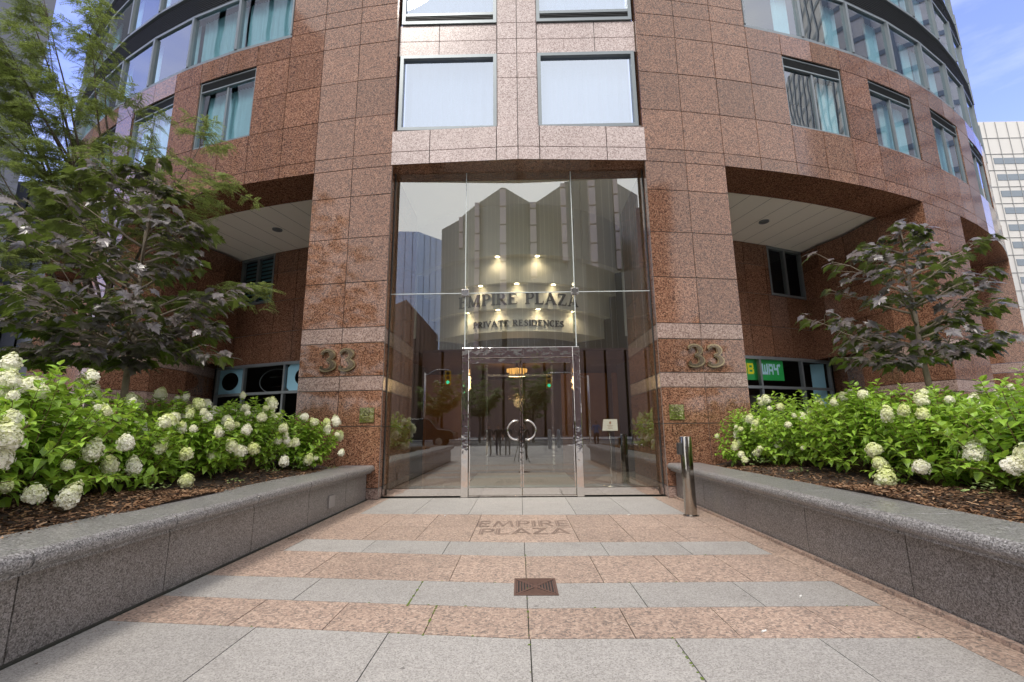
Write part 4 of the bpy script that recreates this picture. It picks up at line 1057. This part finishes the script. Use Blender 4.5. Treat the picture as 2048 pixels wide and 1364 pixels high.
RH=[(4.0,-.95,1.0,'hydrangea beside the right pier with a cluster of small white balls by the steel post',4,.85,((3.05+.45,-1.3,.95,.9),(3.5,-1.5,.82,.9),(3.62,-1.2,.98,.8),(3.7,-1.6,.85,.95),(3.45,-1.7,.75,.8),(3.7,-1.0,1.15,1.1),(4.3,-.9,1.72,1.2)),.8),
 (4.3,-2.0,1.05,'hydrangea second from the right pier with one greenish head at its front',4,.85,((3.9,-1.9,.98,1.05),(4.0,-1.8,1.02,.85)),.85),
 (4.45,-3.0,1.05,'leafy hydrangea with few blooms in the middle of the right planter',2,.8,(),.9),
 (4.45,-4.0,1.05,'hydrangea with stacked white heads drooping over the mulch on the right',3,1.0,((3.78,-3.95,1.0,1.25),(3.76,-4.05,.86,1.1),(3.72,-4.15,.72,1.45),(3.8,-4.5,.86,1.15)),.88),
 (4.5,-5.05,1.1,'large leaved hydrangea with broad cream heads at the near end of the right planter',4,1.2,((3.95,-4.9,1.02,1.35),(3.95,-5.35,.98,1.5),(4.1,-5.6,1.12,1.5)),.95),
 (4.5,-6.15,1.15,'nearest right hydrangea at the picture edge with a greenish white head',4,1.2,((3.9,-5.95,1.0,1.5),),1.0)]
for i,(x,y,H,lab,nf,fs,big,wd_) in enumerate(RH): hydrangea(i+2,x,y,H,lab,GRp,nf,fs,big,70,wd_)
R2=[(4.8,-.7,1.2,'tall back row hydrangea in front of the green shop banner'),(5.4,-1.7,1.12,'back row hydrangea beneath the purple maple on the right'),(5.6,-2.9,1.12,'back row hydrangea right of the slim maple trunk'),(5.7,-4.1,1.15,'back row hydrangea with cream heads at the right edge'),(5.7,-5.3,1.2,'back row hydrangea at the near right corner'),(6.7,-2.3,1.2,'rearmost hydrangea before the second right pier'),(6.9,-3.8,1.3,'outermost hydrangea of the right planter')]
for i,(x,y,H,lab) in enumerate(R2): hydrangea(i,x,y,H,lab,GRp,4,1.0,(),90)
# small variegated ground-cover sprigs
def sprig_mesh(seed):
    rr=random.Random(seed); mb=MB()
    for k in range(34):
        a=rr.uniform(0,6.28); r_=rr.uniform(0,.15); p=Vector((r_*math.cos(a),r_*math.sin(a)*.7,rr.uniform(.01,.09)*(1-r_*3)+.02))
        b=rr.uniform(0,6.28); ovate(mb,p,Vector((math.cos(b),math.sin(b),.4)),rr.uniform(.022,.036),.02,rr,.2,.2)
    return mb.mesh('variegated_groundcover',m_var)
SPM=[sprig_mesh(1),sprig_mesh(2)]
def sprig(i,x,y,lab,sc_=1): 
    o=tag(link('variegated_groundcover',SPM[i%2],None,(x,y,soilz(abs(x),y)+.01)),lab,'ground cover','variegated ground cover sprigs at the planter edges'); o.scale=(sc_,)*3
for i,(x,y,lab,sc_) in enumerate([(-3.62,-4.45,'variegated sprig on open mulch nearest the camera in the left planter',1.0),(-3.6,-3.2,'variegated sprig in front of the middle left hydrangea',.9),(-3.6,-2.35,'yellowish variegated sprig midway along the left coping',1.0),(-3.5,-1.75,'thin upright variegated sprig near the far end of the left mulch',.9),(-3.25,-1.05,'variegated sprig at the foot of the left pier',.9),
 (3.6,-1.9,'dark variegated clump under the white balls of the right planter',1.4),(3.65,-2.75,'pale variegated sprig midway along the right coping',1.0),(3.72,-4.2,'variegated sprig below the drooping white heads on the right',.9),(3.7,-5.2,'spreading variegated sprig at the near end of the right mulch',1.5)]): sprig(i,x,y,lab,sc_)
# arching striped grass by the left pier
T=thing('ornamental_grass','arching tuft of striped grass behind the flowers beside the left pier','grass',(-4.35,-.75,.62)); rr=random.Random(8); mb=MB()
for k in range(46):
    a=rr.uniform(0,6.28); h=rr.uniform(.7,1.25); o=rr.uniform(.15,.5); pv=None
    for j in range(9):
        t=j/8; p=Vector((math.cos(a)*o*t*t,math.sin(a)*o*t*t,h*(t-.28*t*t*t*(1+o)))); sd=Vector((-math.sin(a),math.cos(a),0))*.009*(1-t*.9)
        if pv: mb.face([pv[0],p-sd,p+sd,pv[1]])
        pv=(p-sd,p+sd)
mb.build('blades',m_grassb,T)

# ------------------------------------------------------------------ trees
def wig(p,q,n,amp,rr,sag=0):
    pts=[]
    for i in range(n+1):
        t=i/n; v=p.lerp(q,t); 
        if 0<i<n: v=v+Vector((rr.uniform(-1,1),rr.uniform(-1,1),rr.uniform(-1,1)))*amp
        v.z-=sag*t*t; pts.append(v)
    return pts
def maple(name,label,base,H,fork,crown,nbr,seed,lsize,dens,tr=.04):
    """crown: list of (x,y,z) branch tips"""
    rr=random.Random(seed); T=thing(name,label,'tree',base); tm=MB(); lm=MB(); B0=Vector(base)
    top=Vector((rr.uniform(-.05,.05),rr.uniform(-.05,.05),H)); tp=wig(Vector((0,0,-.1)),top,8,.02,rr)
    tm.tube(tp,[tr*(1-.8*i/8) for i in range(9)],8)
    def trunk_at(z):
        for p,q in zip(tp,tp[1:]):
            if p.z<=z<=q.z: return p.lerp(q,(z-p.z)/(q.z-p.z))
        return tp[-1]
    def cluster(p,d,n):
        for k in range(n):
            a=rr.uniform(-1.5,1.5); dd=Matrix.Rotation(a,3,'Z')@Vector((d.x,d.y,0)); 
            if dd.length<.05: dd=Vector((rr.uniform(-1,1),rr.uniform(-1,1),0))
            dd=dd.normalized(); pet=rr.uniform(.04,.11); q=p+dd*pet+Vector((0,0,rr.uniform(-.03,.05)))
            tm.tube([p,q],[.0022,.0018],3,False)
            maple_leaf(lm,q,dd+Vector((0,0,rr.uniform(-.95,.05))),lsize*rr.uniform(.55,1.2),rr,.6)
    for tip in crown:
        tip=Vector(tip)-B0; dist=math.hypot(tip.x,tip.y); z0=max(fork,min(H*.95,tip.z-dist*rr.uniform(.35,.7))); s0=trunk_at(z0)
        br_=wig(s0,tip,6,.025*dist,rr,-.0); L_=(tip-s0).length
        tm.tube(br_,[max(.0035,tr*.38*(1-i/6.6)) for i in range(7)],5)
        for j in range(1,7):
            p=br_[j]; dv=(br_[j]-br_[j-1]).normalized()
            if j>=2 or L_<.5: cluster(p,dv,max(1,int(dens*(1.0 if j<6 else 1.8)+rr.random())))
            if j in (2,3,4,5):
                for sd in (-1,1):
                    if rr.random()<.8:
                        ang=sd*rr.uniform(.6,1.1); d2=Matrix.Rotation(ang,3,'Z')@dv; l2=rr.uniform(.14,.36)*min(1,L_/1.0)*(1.15-j*.12)+.06
                        e=p+Vector((d2.x,d2.y,d2.z*.5+.12))*l2; tm.tube([p,p.lerp(e,.5)+Vector((0,0,.01)),e],[.005,.004,.003],4,False); cluster(e,d2,int(dens*1.6+rr.random())); cluster(p.lerp(e,.55),d2,max(1,int(dens*.8)))
    cluster(tp[-1],Vector((1,0,0)),4); cluster(tp[-1],Vector((-1,0,0)),4)
    tm.build('trunk',m_bark,T,True); lm.build('crown',m_maple,T); return T
rr=random.Random(33)
def tips(cx,cy,layers,rr):
    out=[]
    for z,R,n in layers:
        a0=rr.uniform(0,6)
        for k in range(n): a=a0+2*PI*k/n+rr.uniform(-.25,.25); r_=R*rr.uniform(.75,1.08); out.append((cx+r_*math.cos(a),cy+r_*math.sin(a),z+rr.uniform(-.12,.12)))
    return out
ct=tips(5.37,-2.87,[(2.1,0.61,3),(2.41,0.92,5),(2.84,1.04,6),(3.26,0.88,5),(3.57,0.61,4),(3.9,0.37,3)],rr)+[(3.93, -2.87, 2.71), (4.21, -2.87, 3.65), (6.65, -2.81, 3.85), (6.62, -2.87, 2.92), (4.42, -3.0, 2.1), (6.35, -3.0, 2.41)]
maple('maple_tree','young purple leaved maple with open crown growing from the right planter',(5.43,-2.87,.58),3.5,1.5,ct,0,5,.148,1.7,.05)
ct=tips(-5.55,-3.3,[(2.23,1.16,6),(2.59,1.52,9),(3.02,1.65,10),(3.51,1.46,9),(4.0,1.16,7),(4.48,0.73,5),(4.85,0.43,3)],rr)+[(-3.78, -3.3, 3.02), (-3.84, -3.36, 2.23), (-4.39, -3.36, 4.0), (-7.19, -3.48, 3.63), (-7.07, -3.36, 2.77), (-4.02, -3.24, 2.65), (-6.46, -3.24, 2.17), (-5.97, -3.61, 2.1), (-7.19, -3.48, 2.29), (-6.7, -3.36, 4.0), (-4.87, -3.48, 2.04), (-7.19, -3.36, 3.26), (-5.61, -3.73, 2.53)]
maple('maple_tree','large purple leaved maple with dense drooping crown in the left planter',(-5.14,-3.24,.58),4.5,1.7,ct,0,9,.165,1.8,.05)
# honey locust behind and left of the big maple
def frond(mb,p,d,l,rr):
    d,s_,n=frame_of(d,Vector((rr.uniform(-.5,.5),rr.uniform(-.5,.5),1))); k=9
    for j in range(k):
        t=(j+1)/k; c=p+d*(l*t)-n*(l*.18*t*t)
        for sg_ in (1,-1):
            w_=l*.22*(1-.35*t); e=c+s_*sg_*w_+d*w_*.5; b=d*w_*.24
            mb.v+=[c[:],(c.lerp(e,.5)+b)[:],e[:],(c.lerp(e,.5)-b)[:]]; i=len(mb.v)-4; mb.f.append((i,i+1,i+2,i+3) if sg_<0 else (i+3,i+2,i+1,i)); mb.mi.append(0)
def locust(label,base,tipl,seed,name='honey_locust_tree',mat=m_locust,dens=1.0,tr=.07,hub=None,fl=.17):
    rr=random.Random(seed); T=thing(name,label,'tree',base); tm=MB(); lm=MB(); B0=Vector(base); hub=Vector(hub)-B0
    tp=wig(Vector((0,0,-.1)),hub,6,.04,rr); tm.tube(tp,[tr*(1-.45*i/6) for i in range(7)],8)
    def spray(p,d,L_,lvl):
        q=p+d*L_; pts=wig(p,q,4,.03*L_,rr,.12*L_); tm.tube(pts,[.008*L_+.002,.006*L_+.002,.004,.003,.002],4,False)
        for j in range(1,5):
            for sd in (-1,1):
                if lvl<1 and rr.random()<.42:
                    d2=(Matrix.Rotation(sd*rr.uniform(.5,1.1),3,'Z')@d); d2.z=d2.z*.5+rr.uniform(-.35,.15); spray(pts[j],d2.normalized(),L_*rr.uniform(.35,.6),lvl+1)
                else:
                    for _ in range(1 if rr.random()<.6 else 2):
                        a=rr.uniform(-2,2); f_=Matrix.Rotation(a,3,'Z')@d; f_.z=rr.uniform(-.6,.15)
                        frond(lm,pts[j]+Vector((rr.uniform(-.03,.03),rr.uniform(-.03,.03),0)),f_,fl*rr.uniform(.7,1.2),rr)
    for tip in tipl:
        tip=Vector(tip)-B0; k=rr.randint(3,6); s0=tp[k]; L_=(tip-s0).length; n=7
        mid=s0.lerp(tip,.5)+Vector((0,0,.05*L_)); pts=[s0*(1-t)**2+mid*2*t*(1-t)+tip*t*t for t in [i/n for i in range(n+1)]]
        pts=[p+Vector((rr.uniform(-.03,.03),rr.uniform(-.03,.03),rr.uniform(-.02,.02)))*(1 if 0<i<n else 0) for i,p in enumerate(pts)]
        tm.tube(pts,[max(.006,tr*.42*(1-i/(n+.6))) for i in range(n+1)],6)
        for j in range(2,n+1):
            dv=(pts[j]-pts[j-1]).normalized()
            for sd in (-1,1):
                d2=Matrix.Rotation(sd*rr.uniform(.4,1.2),3,'Z')@dv; d2.z=d2.z*.3+rr.uniform(-.35,.1); spray(pts[j],d2.normalized(),rr.uniform(.28,.5),0)
        spray(pts[-1],(pts[-1]-pts[-2]).normalized(),.4,0)
    tm.build('trunk',m_dbark,T,True); lm.build('crown',mat,T); return T
locust('feathery green honey locust spreading over the left picture corner behind the maple',(-6.79,-1.97,.58),
 [(-8.04, -2.89, 6.86), (-8.7, -3.15, 8.18), (-6.86, -2.76, 7.78), (-6.2, -2.63, 6.2), (-8.44, -2.76, 5.8), (-4.74, -2.63, 5.01), (-4.41, -2.23, 3.49), (-8.18, -2.49, 4.09), (-5.8, -2.76, 5.54), (-9.1, -2.76, 6.73), (-6.59, -3.15, 7.26), (-8.7, -2.36, 4.75), (-7.78, -2.76, 7.92), (-5.14, -2.49, 5.8), (-8.57, -3.02, 7.39), (-7.78, -3.02, 8.58), (-8.84, -2.76, 6.07), (-7.25, -2.76, 6.46), (-9.1, -2.89, 8.71), (-8.18, -3.15, 7.52), (-9.36, -2.76, 7.65), (-8.44, -2.89, 9.1)],3,dens=1.0,hub=(-6.72, -2.03, 4.22))
# greener tree farther left
locust('bright green broadleaf tree at the far left behind the maple',(-15.5,1.0,0),[(-15.5+2.2*math.cos(a)*k,.5+2.0*math.sin(a)*k,z_) for a,k,z_ in [(i*1.05,1-.12*(i//6),3.0+.62*(i%5)) for i in range(16)]],12,'broadleaf_tree',m_bright,.9,.12,(-15.4,1.0,3.0),.30)

# ------------------------------------------------------------------ bollard, drain, litter
m_bol=steel('worn steel',(.40,.37,.33),.13,.15,9)
BO=thing('bollard','polished steel post with a card reader box beside the right planter','bollard',(2.42,-2.09,0))
MB().lathe([(.085,0),(.085,1.12),(.081,1.125)],40).build('post',m_steel,BO,True).data.polygons.foreach_set('use_smooth',[True]*0) if 0 else MB().lathe([(.085,.0),(.085,1.12)],48).build('post',m_bol,BO,True,bevel=.004)
MB().lathe([(.11,0),(.11,.012)],32).build('base_flange',m_satin,BO)
MB().box(-.125,-.07,-.055,.045,.86,1.03).build('card_reader',plain('card reader black',(.05,.05,.05),.3),BO,bevel=.006)
m_rust=plain('rusty iron',(.15,.085,.065),.75,.3,var=.35,scale=22)
DG=thing('drain_grate','rusty brown square iron drain grate set in the grey paving','drain',(.082,-5.096,.0)); mb=MB(); h=.172; hy=.2
mb.box(-h,h,-hy,-hy+.018,-.01,.006); mb.box(-h,h,hy-.018,hy,-.01,.006); mb.box(-h,-h+.018,-hy+.018,hy-.018,-.01,.006); mb.box(h-.018,h,-hy+.018,hy-.018,-.01,.006)
for k in range(7):
    t=.03+k*.023
    for s in (1,-1):
        y=s*(hy-t-.005); w_=max(.01,h-t-.012); mb.box(-w_,w_,y-.0065,y+.0065,-.01,.0052)
        x=s*(h-t+.004); w_=max(.008,hy-t-.03); mb.box(x-.0055,x+.0055,-w_,w_,-.01,.0048)
for s in (1,-1):
    p=Vector((-h+.015,s*(-hy+.015))); q=Vector((h-.015,s*(hy-.015))); n=Vector((-(q-p).y,(q-p).x)).normalized()*.009
    mb.prism([tuple(p-n),tuple(q-n),tuple(q+n),tuple(p+n)],'z',-.01,.0064+.0004*s)
mb.build('grating',m_rust,DG); MB().box(-h,h,-hy,hy,-.011,.0015).build('dark_hole',m_black,DG)  # black plate whose colour paints the shade of the hole under the bars
m_lit=plain('white paper',(.8,.79,.76),.7,var=.05)
for i,(x,y,a,lab) in enumerate([(2.05,-5.35,.8,'scrap of white litter on the right end of the grey row'),(1.47,-5.95,.4,'small white cigarette end on the right of the nearest pink row'),(1.55,-2.0,.2,'white speck of litter near the steel post'),(-1.15,-1.98,1.2,'tiny white litter at the top left of the pink paving')]):
    mb=MB(); mb.tube([(-.018,0,.007),(.018,0,.008)],.006,6); tag(mb.build('litter',m_lit,loc=(x,y,0),rz=a),lab,'litter','bits of litter on the paving')
# damp leaves and dirt at the left gutter
mb=MB(); rr=random.Random(2)
for k in range(150):
    x=rr.gauss(-2.72,.05); y=rr.gauss(-3.3,.10) if k<110 else rr.uniform(-6.5,-1); a=rr.uniform(0,6); s_=rr.uniform(.004,.012)
    mb.face([(x+s_*math.cos(a+q),y+s_*.6*math.sin(a+q),.004+rr.uniform(0,.003)) for q in (0,1.6,3.1,4.7)])
tag(mb.build('leaf_debris',m_mulch),'small brown leaf debris gathered along the foot of the left planter','debris',kind='stuff')

# ------------------------------------------------------------------ buildings in the distance
def tower(name,label,poly,H,mat,mmat,step=1.5,fl=3.2,mt=.12,strips=(),smat=None,vert=True,roof=True):
    """poly: plan outline; first len edges drawn with mullions"""
    T=thing(name,label,'building',(0,0,0)); mb=MB(); mb.prism(poly,'z',0,H); mb.build('wall',mat,T)
    mu=MB(); n=len(poly)
    for i in range(n):
        p=Vector(poly[i]); q=Vector(poly[(i+1)%n]); L_=(q-p).length
        if L_<.6: continue
        t=(q-p)/L_; nn=Vector((t.y,-t.x)); 
        if vert:
            for k in range(1,int(L_/step)+1):
                c=p+t*min(L_,k*step); mu.prism([tuple(c-t*mt/2),tuple(c+t*mt/2),tuple(c+t*mt/2+nn*.15),tuple(c-t*mt/2+nn*.15)],'z',0,H-.2)
        z=fl
        while z<H-.5:
            a=p; b=q; mu.face([(a.x+nn.x*.08,a.y+nn.y*.08,z),(b.x+nn.x*.08,b.y+nn.y*.08,z),(b.x+nn.x*.08,b.y+nn.y*.08,z+mt*1.3),(a.x+nn.x*.08,a.y+nn.y*.08,z+mt*1.3)]); z+=fl
    mu.build('mullions',mmat,T)
    if strips:
        sm=MB()
        for (x,y,w_,z0,z1) in strips:
            z=z0
            while z<z1-.5: sm.box(x-w_/2,x+w_/2,y-.5,y+.5,z,min(z+3.5,z1)-.3); z+=3.5
        sm.build('pale_strip',smat,T)
    return T
m_olive=plain('olive tower glass',(.27,.245,.15),.35,0,.4,var=.06,scale=.05); m_olm=plain('olive tower mullion',(.80,.76,.60),.5)
m_palest=plain('pale strip panel',(.80,.66,.50),.6); m_bluet=plain('blue tower glass',(.70,.82,.84),.15,0,.8,var=.3,scale=.06); m_blm=plain('blue tower grid',(.16,.15,.16),.5)
m_brick=plain('brown masonry',(.30,.20,.14),.7,var=.25); m_brm=plain('brown band',(.40,.32,.26),.7)
m_gtow=plain('grey tower panel',(.14,.145,.16),.5,var=.05); m_gtm=plain('grey tower louvre',(.07,.075,.09),.5)
P=[(-16.9,86.5),(-12.1,81.6),(-11.4,79.9),(-8.2,75.2),(-7.5,74.4),(-3,68.9),(-2.3,69),(2.4,74.7),(3.5,74.8),(7.8,68.8),(8.6,67.3),(12.6,66.2),(13.5,66),(16.7,66.1),(17.8,67.8),(22.9,72.5),(24,90),(-16.9,92)]
P=[(x,-y) for x,y in P]
tower('office_tower','tall olive glass tower with zigzag front and pale strips mirrored in the entrance glass',P[::-1] if 0 else P,45,m_olive,m_olm,1.3,3.4,.15,
 [(-7.9,-74.4,.9,14,45),(-2.7,-68.6,1.1,20,45),(2.95,-74.4,1.2,26,45),(8.2,-67.7,.9,30,45),(13,-65.7,1.1,22,45),(17.3,-66.6,.8,28,45),(-11.8,-80.4,.8,38,45)],m_palest)
Q=[(-2,-64),(3.2,-58),(9.5,-52.5),(14.5,-57),(18,-54.5),(24,-50),(32,-56),(32,-65),(-2,-65.5)]
tower('office_block','lower olive glass wing with stepped terraces mirrored below the zigzag tower',Q,24,m_olive,m_olm,1.3,3.2,.15)
tower('office_block','dark brown high block mirrored at the right edge of the entrance glass',[(19,-60),(34,-46),(40,-60),(24,-71)],36,m_brick,m_brm,2.2,3.2,.2)
tower('glass_tower','pale blue gridded glass tower mirrored at the upper left of the entrance',[(-48,-124),(-36,-120),(-30,-120.6),(-24,-127),(-24,-140),(-48,-140)],60,m_bluet,m_blm,2.2,3.3,.2)
tower('office_block','brown masonry corner building with pale bands mirrored at the lower left of the entrance',[(-30,-50),(-18,-46),(-12.5,-40),(-12.5,-60),(-30,-64)],15.5,m_brick,m_brm,2.5,2.6,.35)
tower('office_block','long low brown block across the street behind the traffic light',[(-12,-47),(26,-47),(26,-56),(-12,-58)],11,m_brick,m_brm,2.5,2.6,.3)
tower('office_tower','grey tower with fine horizontal louvres rising past the locust at the left edge',[(-59.3,40),(-92,60),(-100,38),(-74,12)][::-1],85,m_gtow,m_gtm,3,.62,.18,vert=False)
tower('office_tower','dark blue grey block low behind the locust at the left edge',[(-57.2,43),(-57.2,50),(-66,52),(-66,43)][::-1],32.5,plain('slate block',(.12,.13,.16),.5),m_gtm,2,2.2,.3)
WB=thing('office_tower','white office tower with grey strip windows at the right edge','building',(0,0,0))
MB().prism([(75.9,60),(120,60),(120,75),(79,75)],'z',0,50.3).build('wall',plain('white precast panel',(.66,.64,.60),.6,var=.04,scale=.3),WB)
gw=MB(); jm=MB(); z_=50.3-6.6
while z_>1: gw.box(77.2,119.5,59.94,60.02,z_-1.05,z_); z_-=2.88
for k in range(24): jm.box(76.9+k*1.8-.03,76.9+k*1.8+.03,59.90,59.99,0,50.2)
z_=50.3-3
while z_>1: jm.box(75.9,120,59.91,60.0,z_-.04,z_); z_-=2.88
gw.build('strip_window',plain('strip window glass',(.16,.20,.24),.12,spec=.8),WB); jm.build('panel_joint',plain('joint grey',(.36,.36,.35),.7),WB)
tower('office_block','pale block far behind the right street mirrored in the curved windows',[(60,-14),(85,-34),(85,24),(62,26)],66,plain('pale precast',(.62,.61,.58),.6),plain('grey glass strip',(.2,.24,.27),.3),2.2,3.2,.5)
tower('office_block','pale block behind the left street mirrored in the curved windows',[(-45,-8),(-45,-38),(-70,-40),(-70,-6)],58,plain('light stone',(.55,.54,.52),.6),plain('dark glass strip',(.2,.25,.29),.3),2.2,3.2,.5)

# ------------------------------------------------------------------ street things mirrored in the glass
def street_tree(i,x,y,h,lab):
    rr=random.Random(60+i); locust(lab,(x,y,.28),[(x+1.7*math.cos(a)*rr.uniform(.5,1),y+1.5*math.sin(a)*rr.uniform(.5,1),h*rr.uniform(.5,1)) for a in [k*.7 for k in range(12)]],60+i,'street_tree',m_locust,.9,.1,(x,y,h*.5),.28)
street_tree(0,-3.2,-27.5,6.2,'leafy street tree mirrored left of the doors behind the dark truck'); street_tree(1,1.0,-28.5,6.4,'leafy street tree mirrored in the middle of the doors'); street_tree(2,-6.8,-29,5.6,'leafy street tree mirrored at the left behind the traffic light')
def wheel(par,x,y,r_=.36):
    w_=MB().tube([(x,y-.11,r_),(x,y+.11,r_)],r_,24).build('wheel',m_black,par); MB().tube([(x,y-.125,r_),(x,y+.125,r_)],r_*.6,16).build('rim',m_satin,w_)
C_=thing('pickup_truck','dark pickup truck stopped on the street mirrored left of the doors','vehicle',(-6.6,-20.4,.2))
mp_=plain('black car paint',(.02,.022,.025),.12,spec=.7)
prof=[(-2.4,.45),(-2.4,.95),(-.75,1.0),(-.35,1.68),(-.1,1.74),(.75,1.72),(1.0,1.66),(1.45,1.12),(2.3,1.0),(2.5,.85),(2.55,.45)]
MB().prism(prof,'y',-.9,.9).build('body',mp_,C_,bevel=.05)
gw=MB(); 
for y in (-.905,.905): gw.prism([(-.5,1.12),(-.2,1.6),(.3,1.63),(.3,1.12)],'y',y-.004,y+.004); gw.prism([(.38,1.12),(.38,1.63),(.85,1.6),(1.25,1.12)],'y',y-.004,y+.004)
gw.build('window',plain('car glass',(.03,.035,.04),.05,spec=.9),C_)
for x in (-1.55,1.6):
    for y in (-.82,.82): wheel(C_,x,y)
for y in (-.65,.65): MB().box(2.45,2.56,y-.18,y+.18,.72,.88).build('headlight',m_satin,C_)
MB().box(-2.42,-2.39,.6,.85,.75,.93).build('tail_light',e_tail,C_)
m_yel=plain('signal yellow',(.75,.42,.01),.5,var=.03)
def signal(x,y,z_,px,lab):
    T=thing('traffic_light',lab,'traffic light',(x,y,z_)); MB().box(-.17,.17,-.11,.11,0,.88).build('housing',m_yel,T,bevel=.02)
    for k,m in enumerate((e_green,m_black,m_black)): MB().tube([(0,.10,.16+k*.28),(0,.135,.16+k*.28)],.10,16).build('lens',m,T)
    MB().tube([(px-x,-.2,-z_+.3),(px-x,-.2,.8)],.07,10).tube([(px-x,-.2,.6),((px-x)*.5,-.2,1.0),(0,-.2,.98),(0,-.15,.7)],.035,8).build('pole',m_satin,T,True)
signal(-4.5,-19.6,4.0,-6.0,'yellow traffic light showing green mirrored left of the door frame'); signal(1.8,-19.8,3.75,4.3,'yellow traffic light showing green mirrored in the right door')
for i,(x,y) in enumerate([(1.5,-15.6),(2.0,-15.9)]): tag(MB().lathe([(.09,0),(.09,.95),(.05,1.0)],16).build('street_post',plain('pale post',(.4,.4,.4),.5),loc=(x,y,.22)),['pale street post mirrored just right of the door handles','pale street post mirrored at the edge of the right door'][i],'post','pale posts on the street')
def person(lab,loc,rz,shirt,trouser,hair=(.03,.02,.015),walk=.22,arm=.15,h=1.52,skin=(.42,.24,.17)):
    T=thing('person',lab,'person',loc,rz)
    k=h/1.75
    J={'pel':(0,0,.95,.13,.10),'wai':(0,0,1.10,.125,.095),'che':(0,.01,1.32,.165,.11),'nec':(0,0,1.47,.055,.055),'he0':(0,.01,1.58,.075,.09),'he1':(0,.015,1.68,.07,.09),
     'sl':(-.19,0,1.41,.055,.055),'el':(-.25,-arm*.3,1.14,.042,.042),'wl':(-.24,arm*.9,.92,.03,.03),'hl':(-.235,arm*1.1,.82,.032,.02),
     'sr':(.19,0,1.41,.055,.055),'er':(.25,arm*.0-.02,1.14,.042,.042),'wr':(.24,-arm*.6,.92,.03,.03),'hr':(.235,-arm*.7,.82,.032,.02),
     'hpl':(-.09,0,.90,.09,.09),'kl':(-.10,walk*.6,.50,.058,.058),'al':(-.10,walk,.10,.04,.045),'tl':(-.10,walk+.15,.04,.035,.03),
     'hpr':(.09,0,.90,.09,.09),'kr':(.10,-walk*.1,.50,.058,.058),'ar':(.10,-walk,.10,.04,.045),'tr':(.10,-walk+.15,.04,.035,.03)}
    Ed=[('pel','wai'),('wai','che'),('che','nec'),('nec','he0'),('he0','he1'),('che','sl'),('sl','el'),('el','wl'),('wl','hl'),('che','sr'),('sr','er'),('er','wr'),('wr','hr'),('pel','hpl'),('hpl','kl'),('kl','al'),('al','tl'),('pel','hpr'),('hpr','kr'),('kr','ar'),('ar','tr')]
    ks=list(J); me=bpy.data.meshes.new('body'); me.from_pydata([tuple(c*k for c in J[a][:3]) for a in ks],[(ks.index(a),ks.index(b)) for a,b in Ed],[])
    o=link('body',me,None); o.modifiers.new('skin','SKIN'); 
    if not me.skin_vertices: 
        pass
    for i,a in enumerate(ks):
        sv=me.skin_vertices[0].data[i]; sv.radius=(J[a][3]*k,J[a][4]*k); sv.use_root=(a=='pel')
    ss=o.modifiers.new('sub','SUBSURF'); ss.levels=ss.render_levels=1
    dg=bpy.context.evaluated_depsgraph_get(); m2=bpy.data.meshes.new_from_object(o.evaluated_get(dg)); bpy.data.objects.remove(o)
    m2.materials.clear()
    for nm,c,r_ in (('skin',skin,.5),('shirt cloth',shirt,.85),('trouser cloth',trouser,.85),('shoe',(.03,.03,.03),.6),('hair',hair,.8)): m2.materials.append(plain(nm,c,r_))
    for p in m2.polygons:
        x,y,z=[c/k for c in p.center]
        p.material_index=3 if z<.10 else 2 if z<.97 and abs(x)<.21 else 1 if z<1.46 and not (abs(x)>.2 and z<1.12) else 0
        if z>1.63 or (z>1.52 and y<-.02): p.material_index=4
        p.use_smooth=True
    m2.name='body'; link('body',m2,T)
    return T
def zst(y): return 0 if y>-14 else .30*min(1,(-14-y)/2)
person('man in blue shirt and dark shorts walking away mirrored beside the notice board',(3.9,-15.2,zst(-15.2)),PI,(.06,.16,.30),(.03,.03,.035),skin=(.35,.2,.14))
person('person in dark jacket standing behind the camera mirrored at the door handles',(.12,-10.0,0),0,(.03,.03,.035),(.05,.05,.055),walk=.03)
person('person with grey bag standing left of the photographer mirrored in the left door',(-1.55,-13.6,0),.2,(.05,.045,.045),(.12,.10,.09),walk=.06)
person('person in black clothes mirrored in the left door next to the grey bag',(-1.1,-13.9,0),-.2,(.02,.02,.025),(.10,.10,.11),walk=.05)
person('person in pale trousers mirrored just left of the door meeting line',(-.65,-14.0,0),.1,(.04,.05,.06),(.22,.21,.2),walk=.07)
person('woman in light top walking mirrored at the right glass edge',(6.2,-16.5,.3),PI*.6,(.38,.3,.26),(.10,.08,.07))
TR=thing('tripod','black camera tripod mirrored at the foot of the doors','tripod',(-.025,-9.16,0))
for k in range(3):
    a=2*PI*k/3+.3; MB().tube([(0,0,.98),(.36*math.cos(a),.36*math.sin(a),0)],[.014,.010],6).build('leg',m_black,TR)
MB().lathe([(.035,.92),(.035,1.06)],12).build('head',m_black,TR)
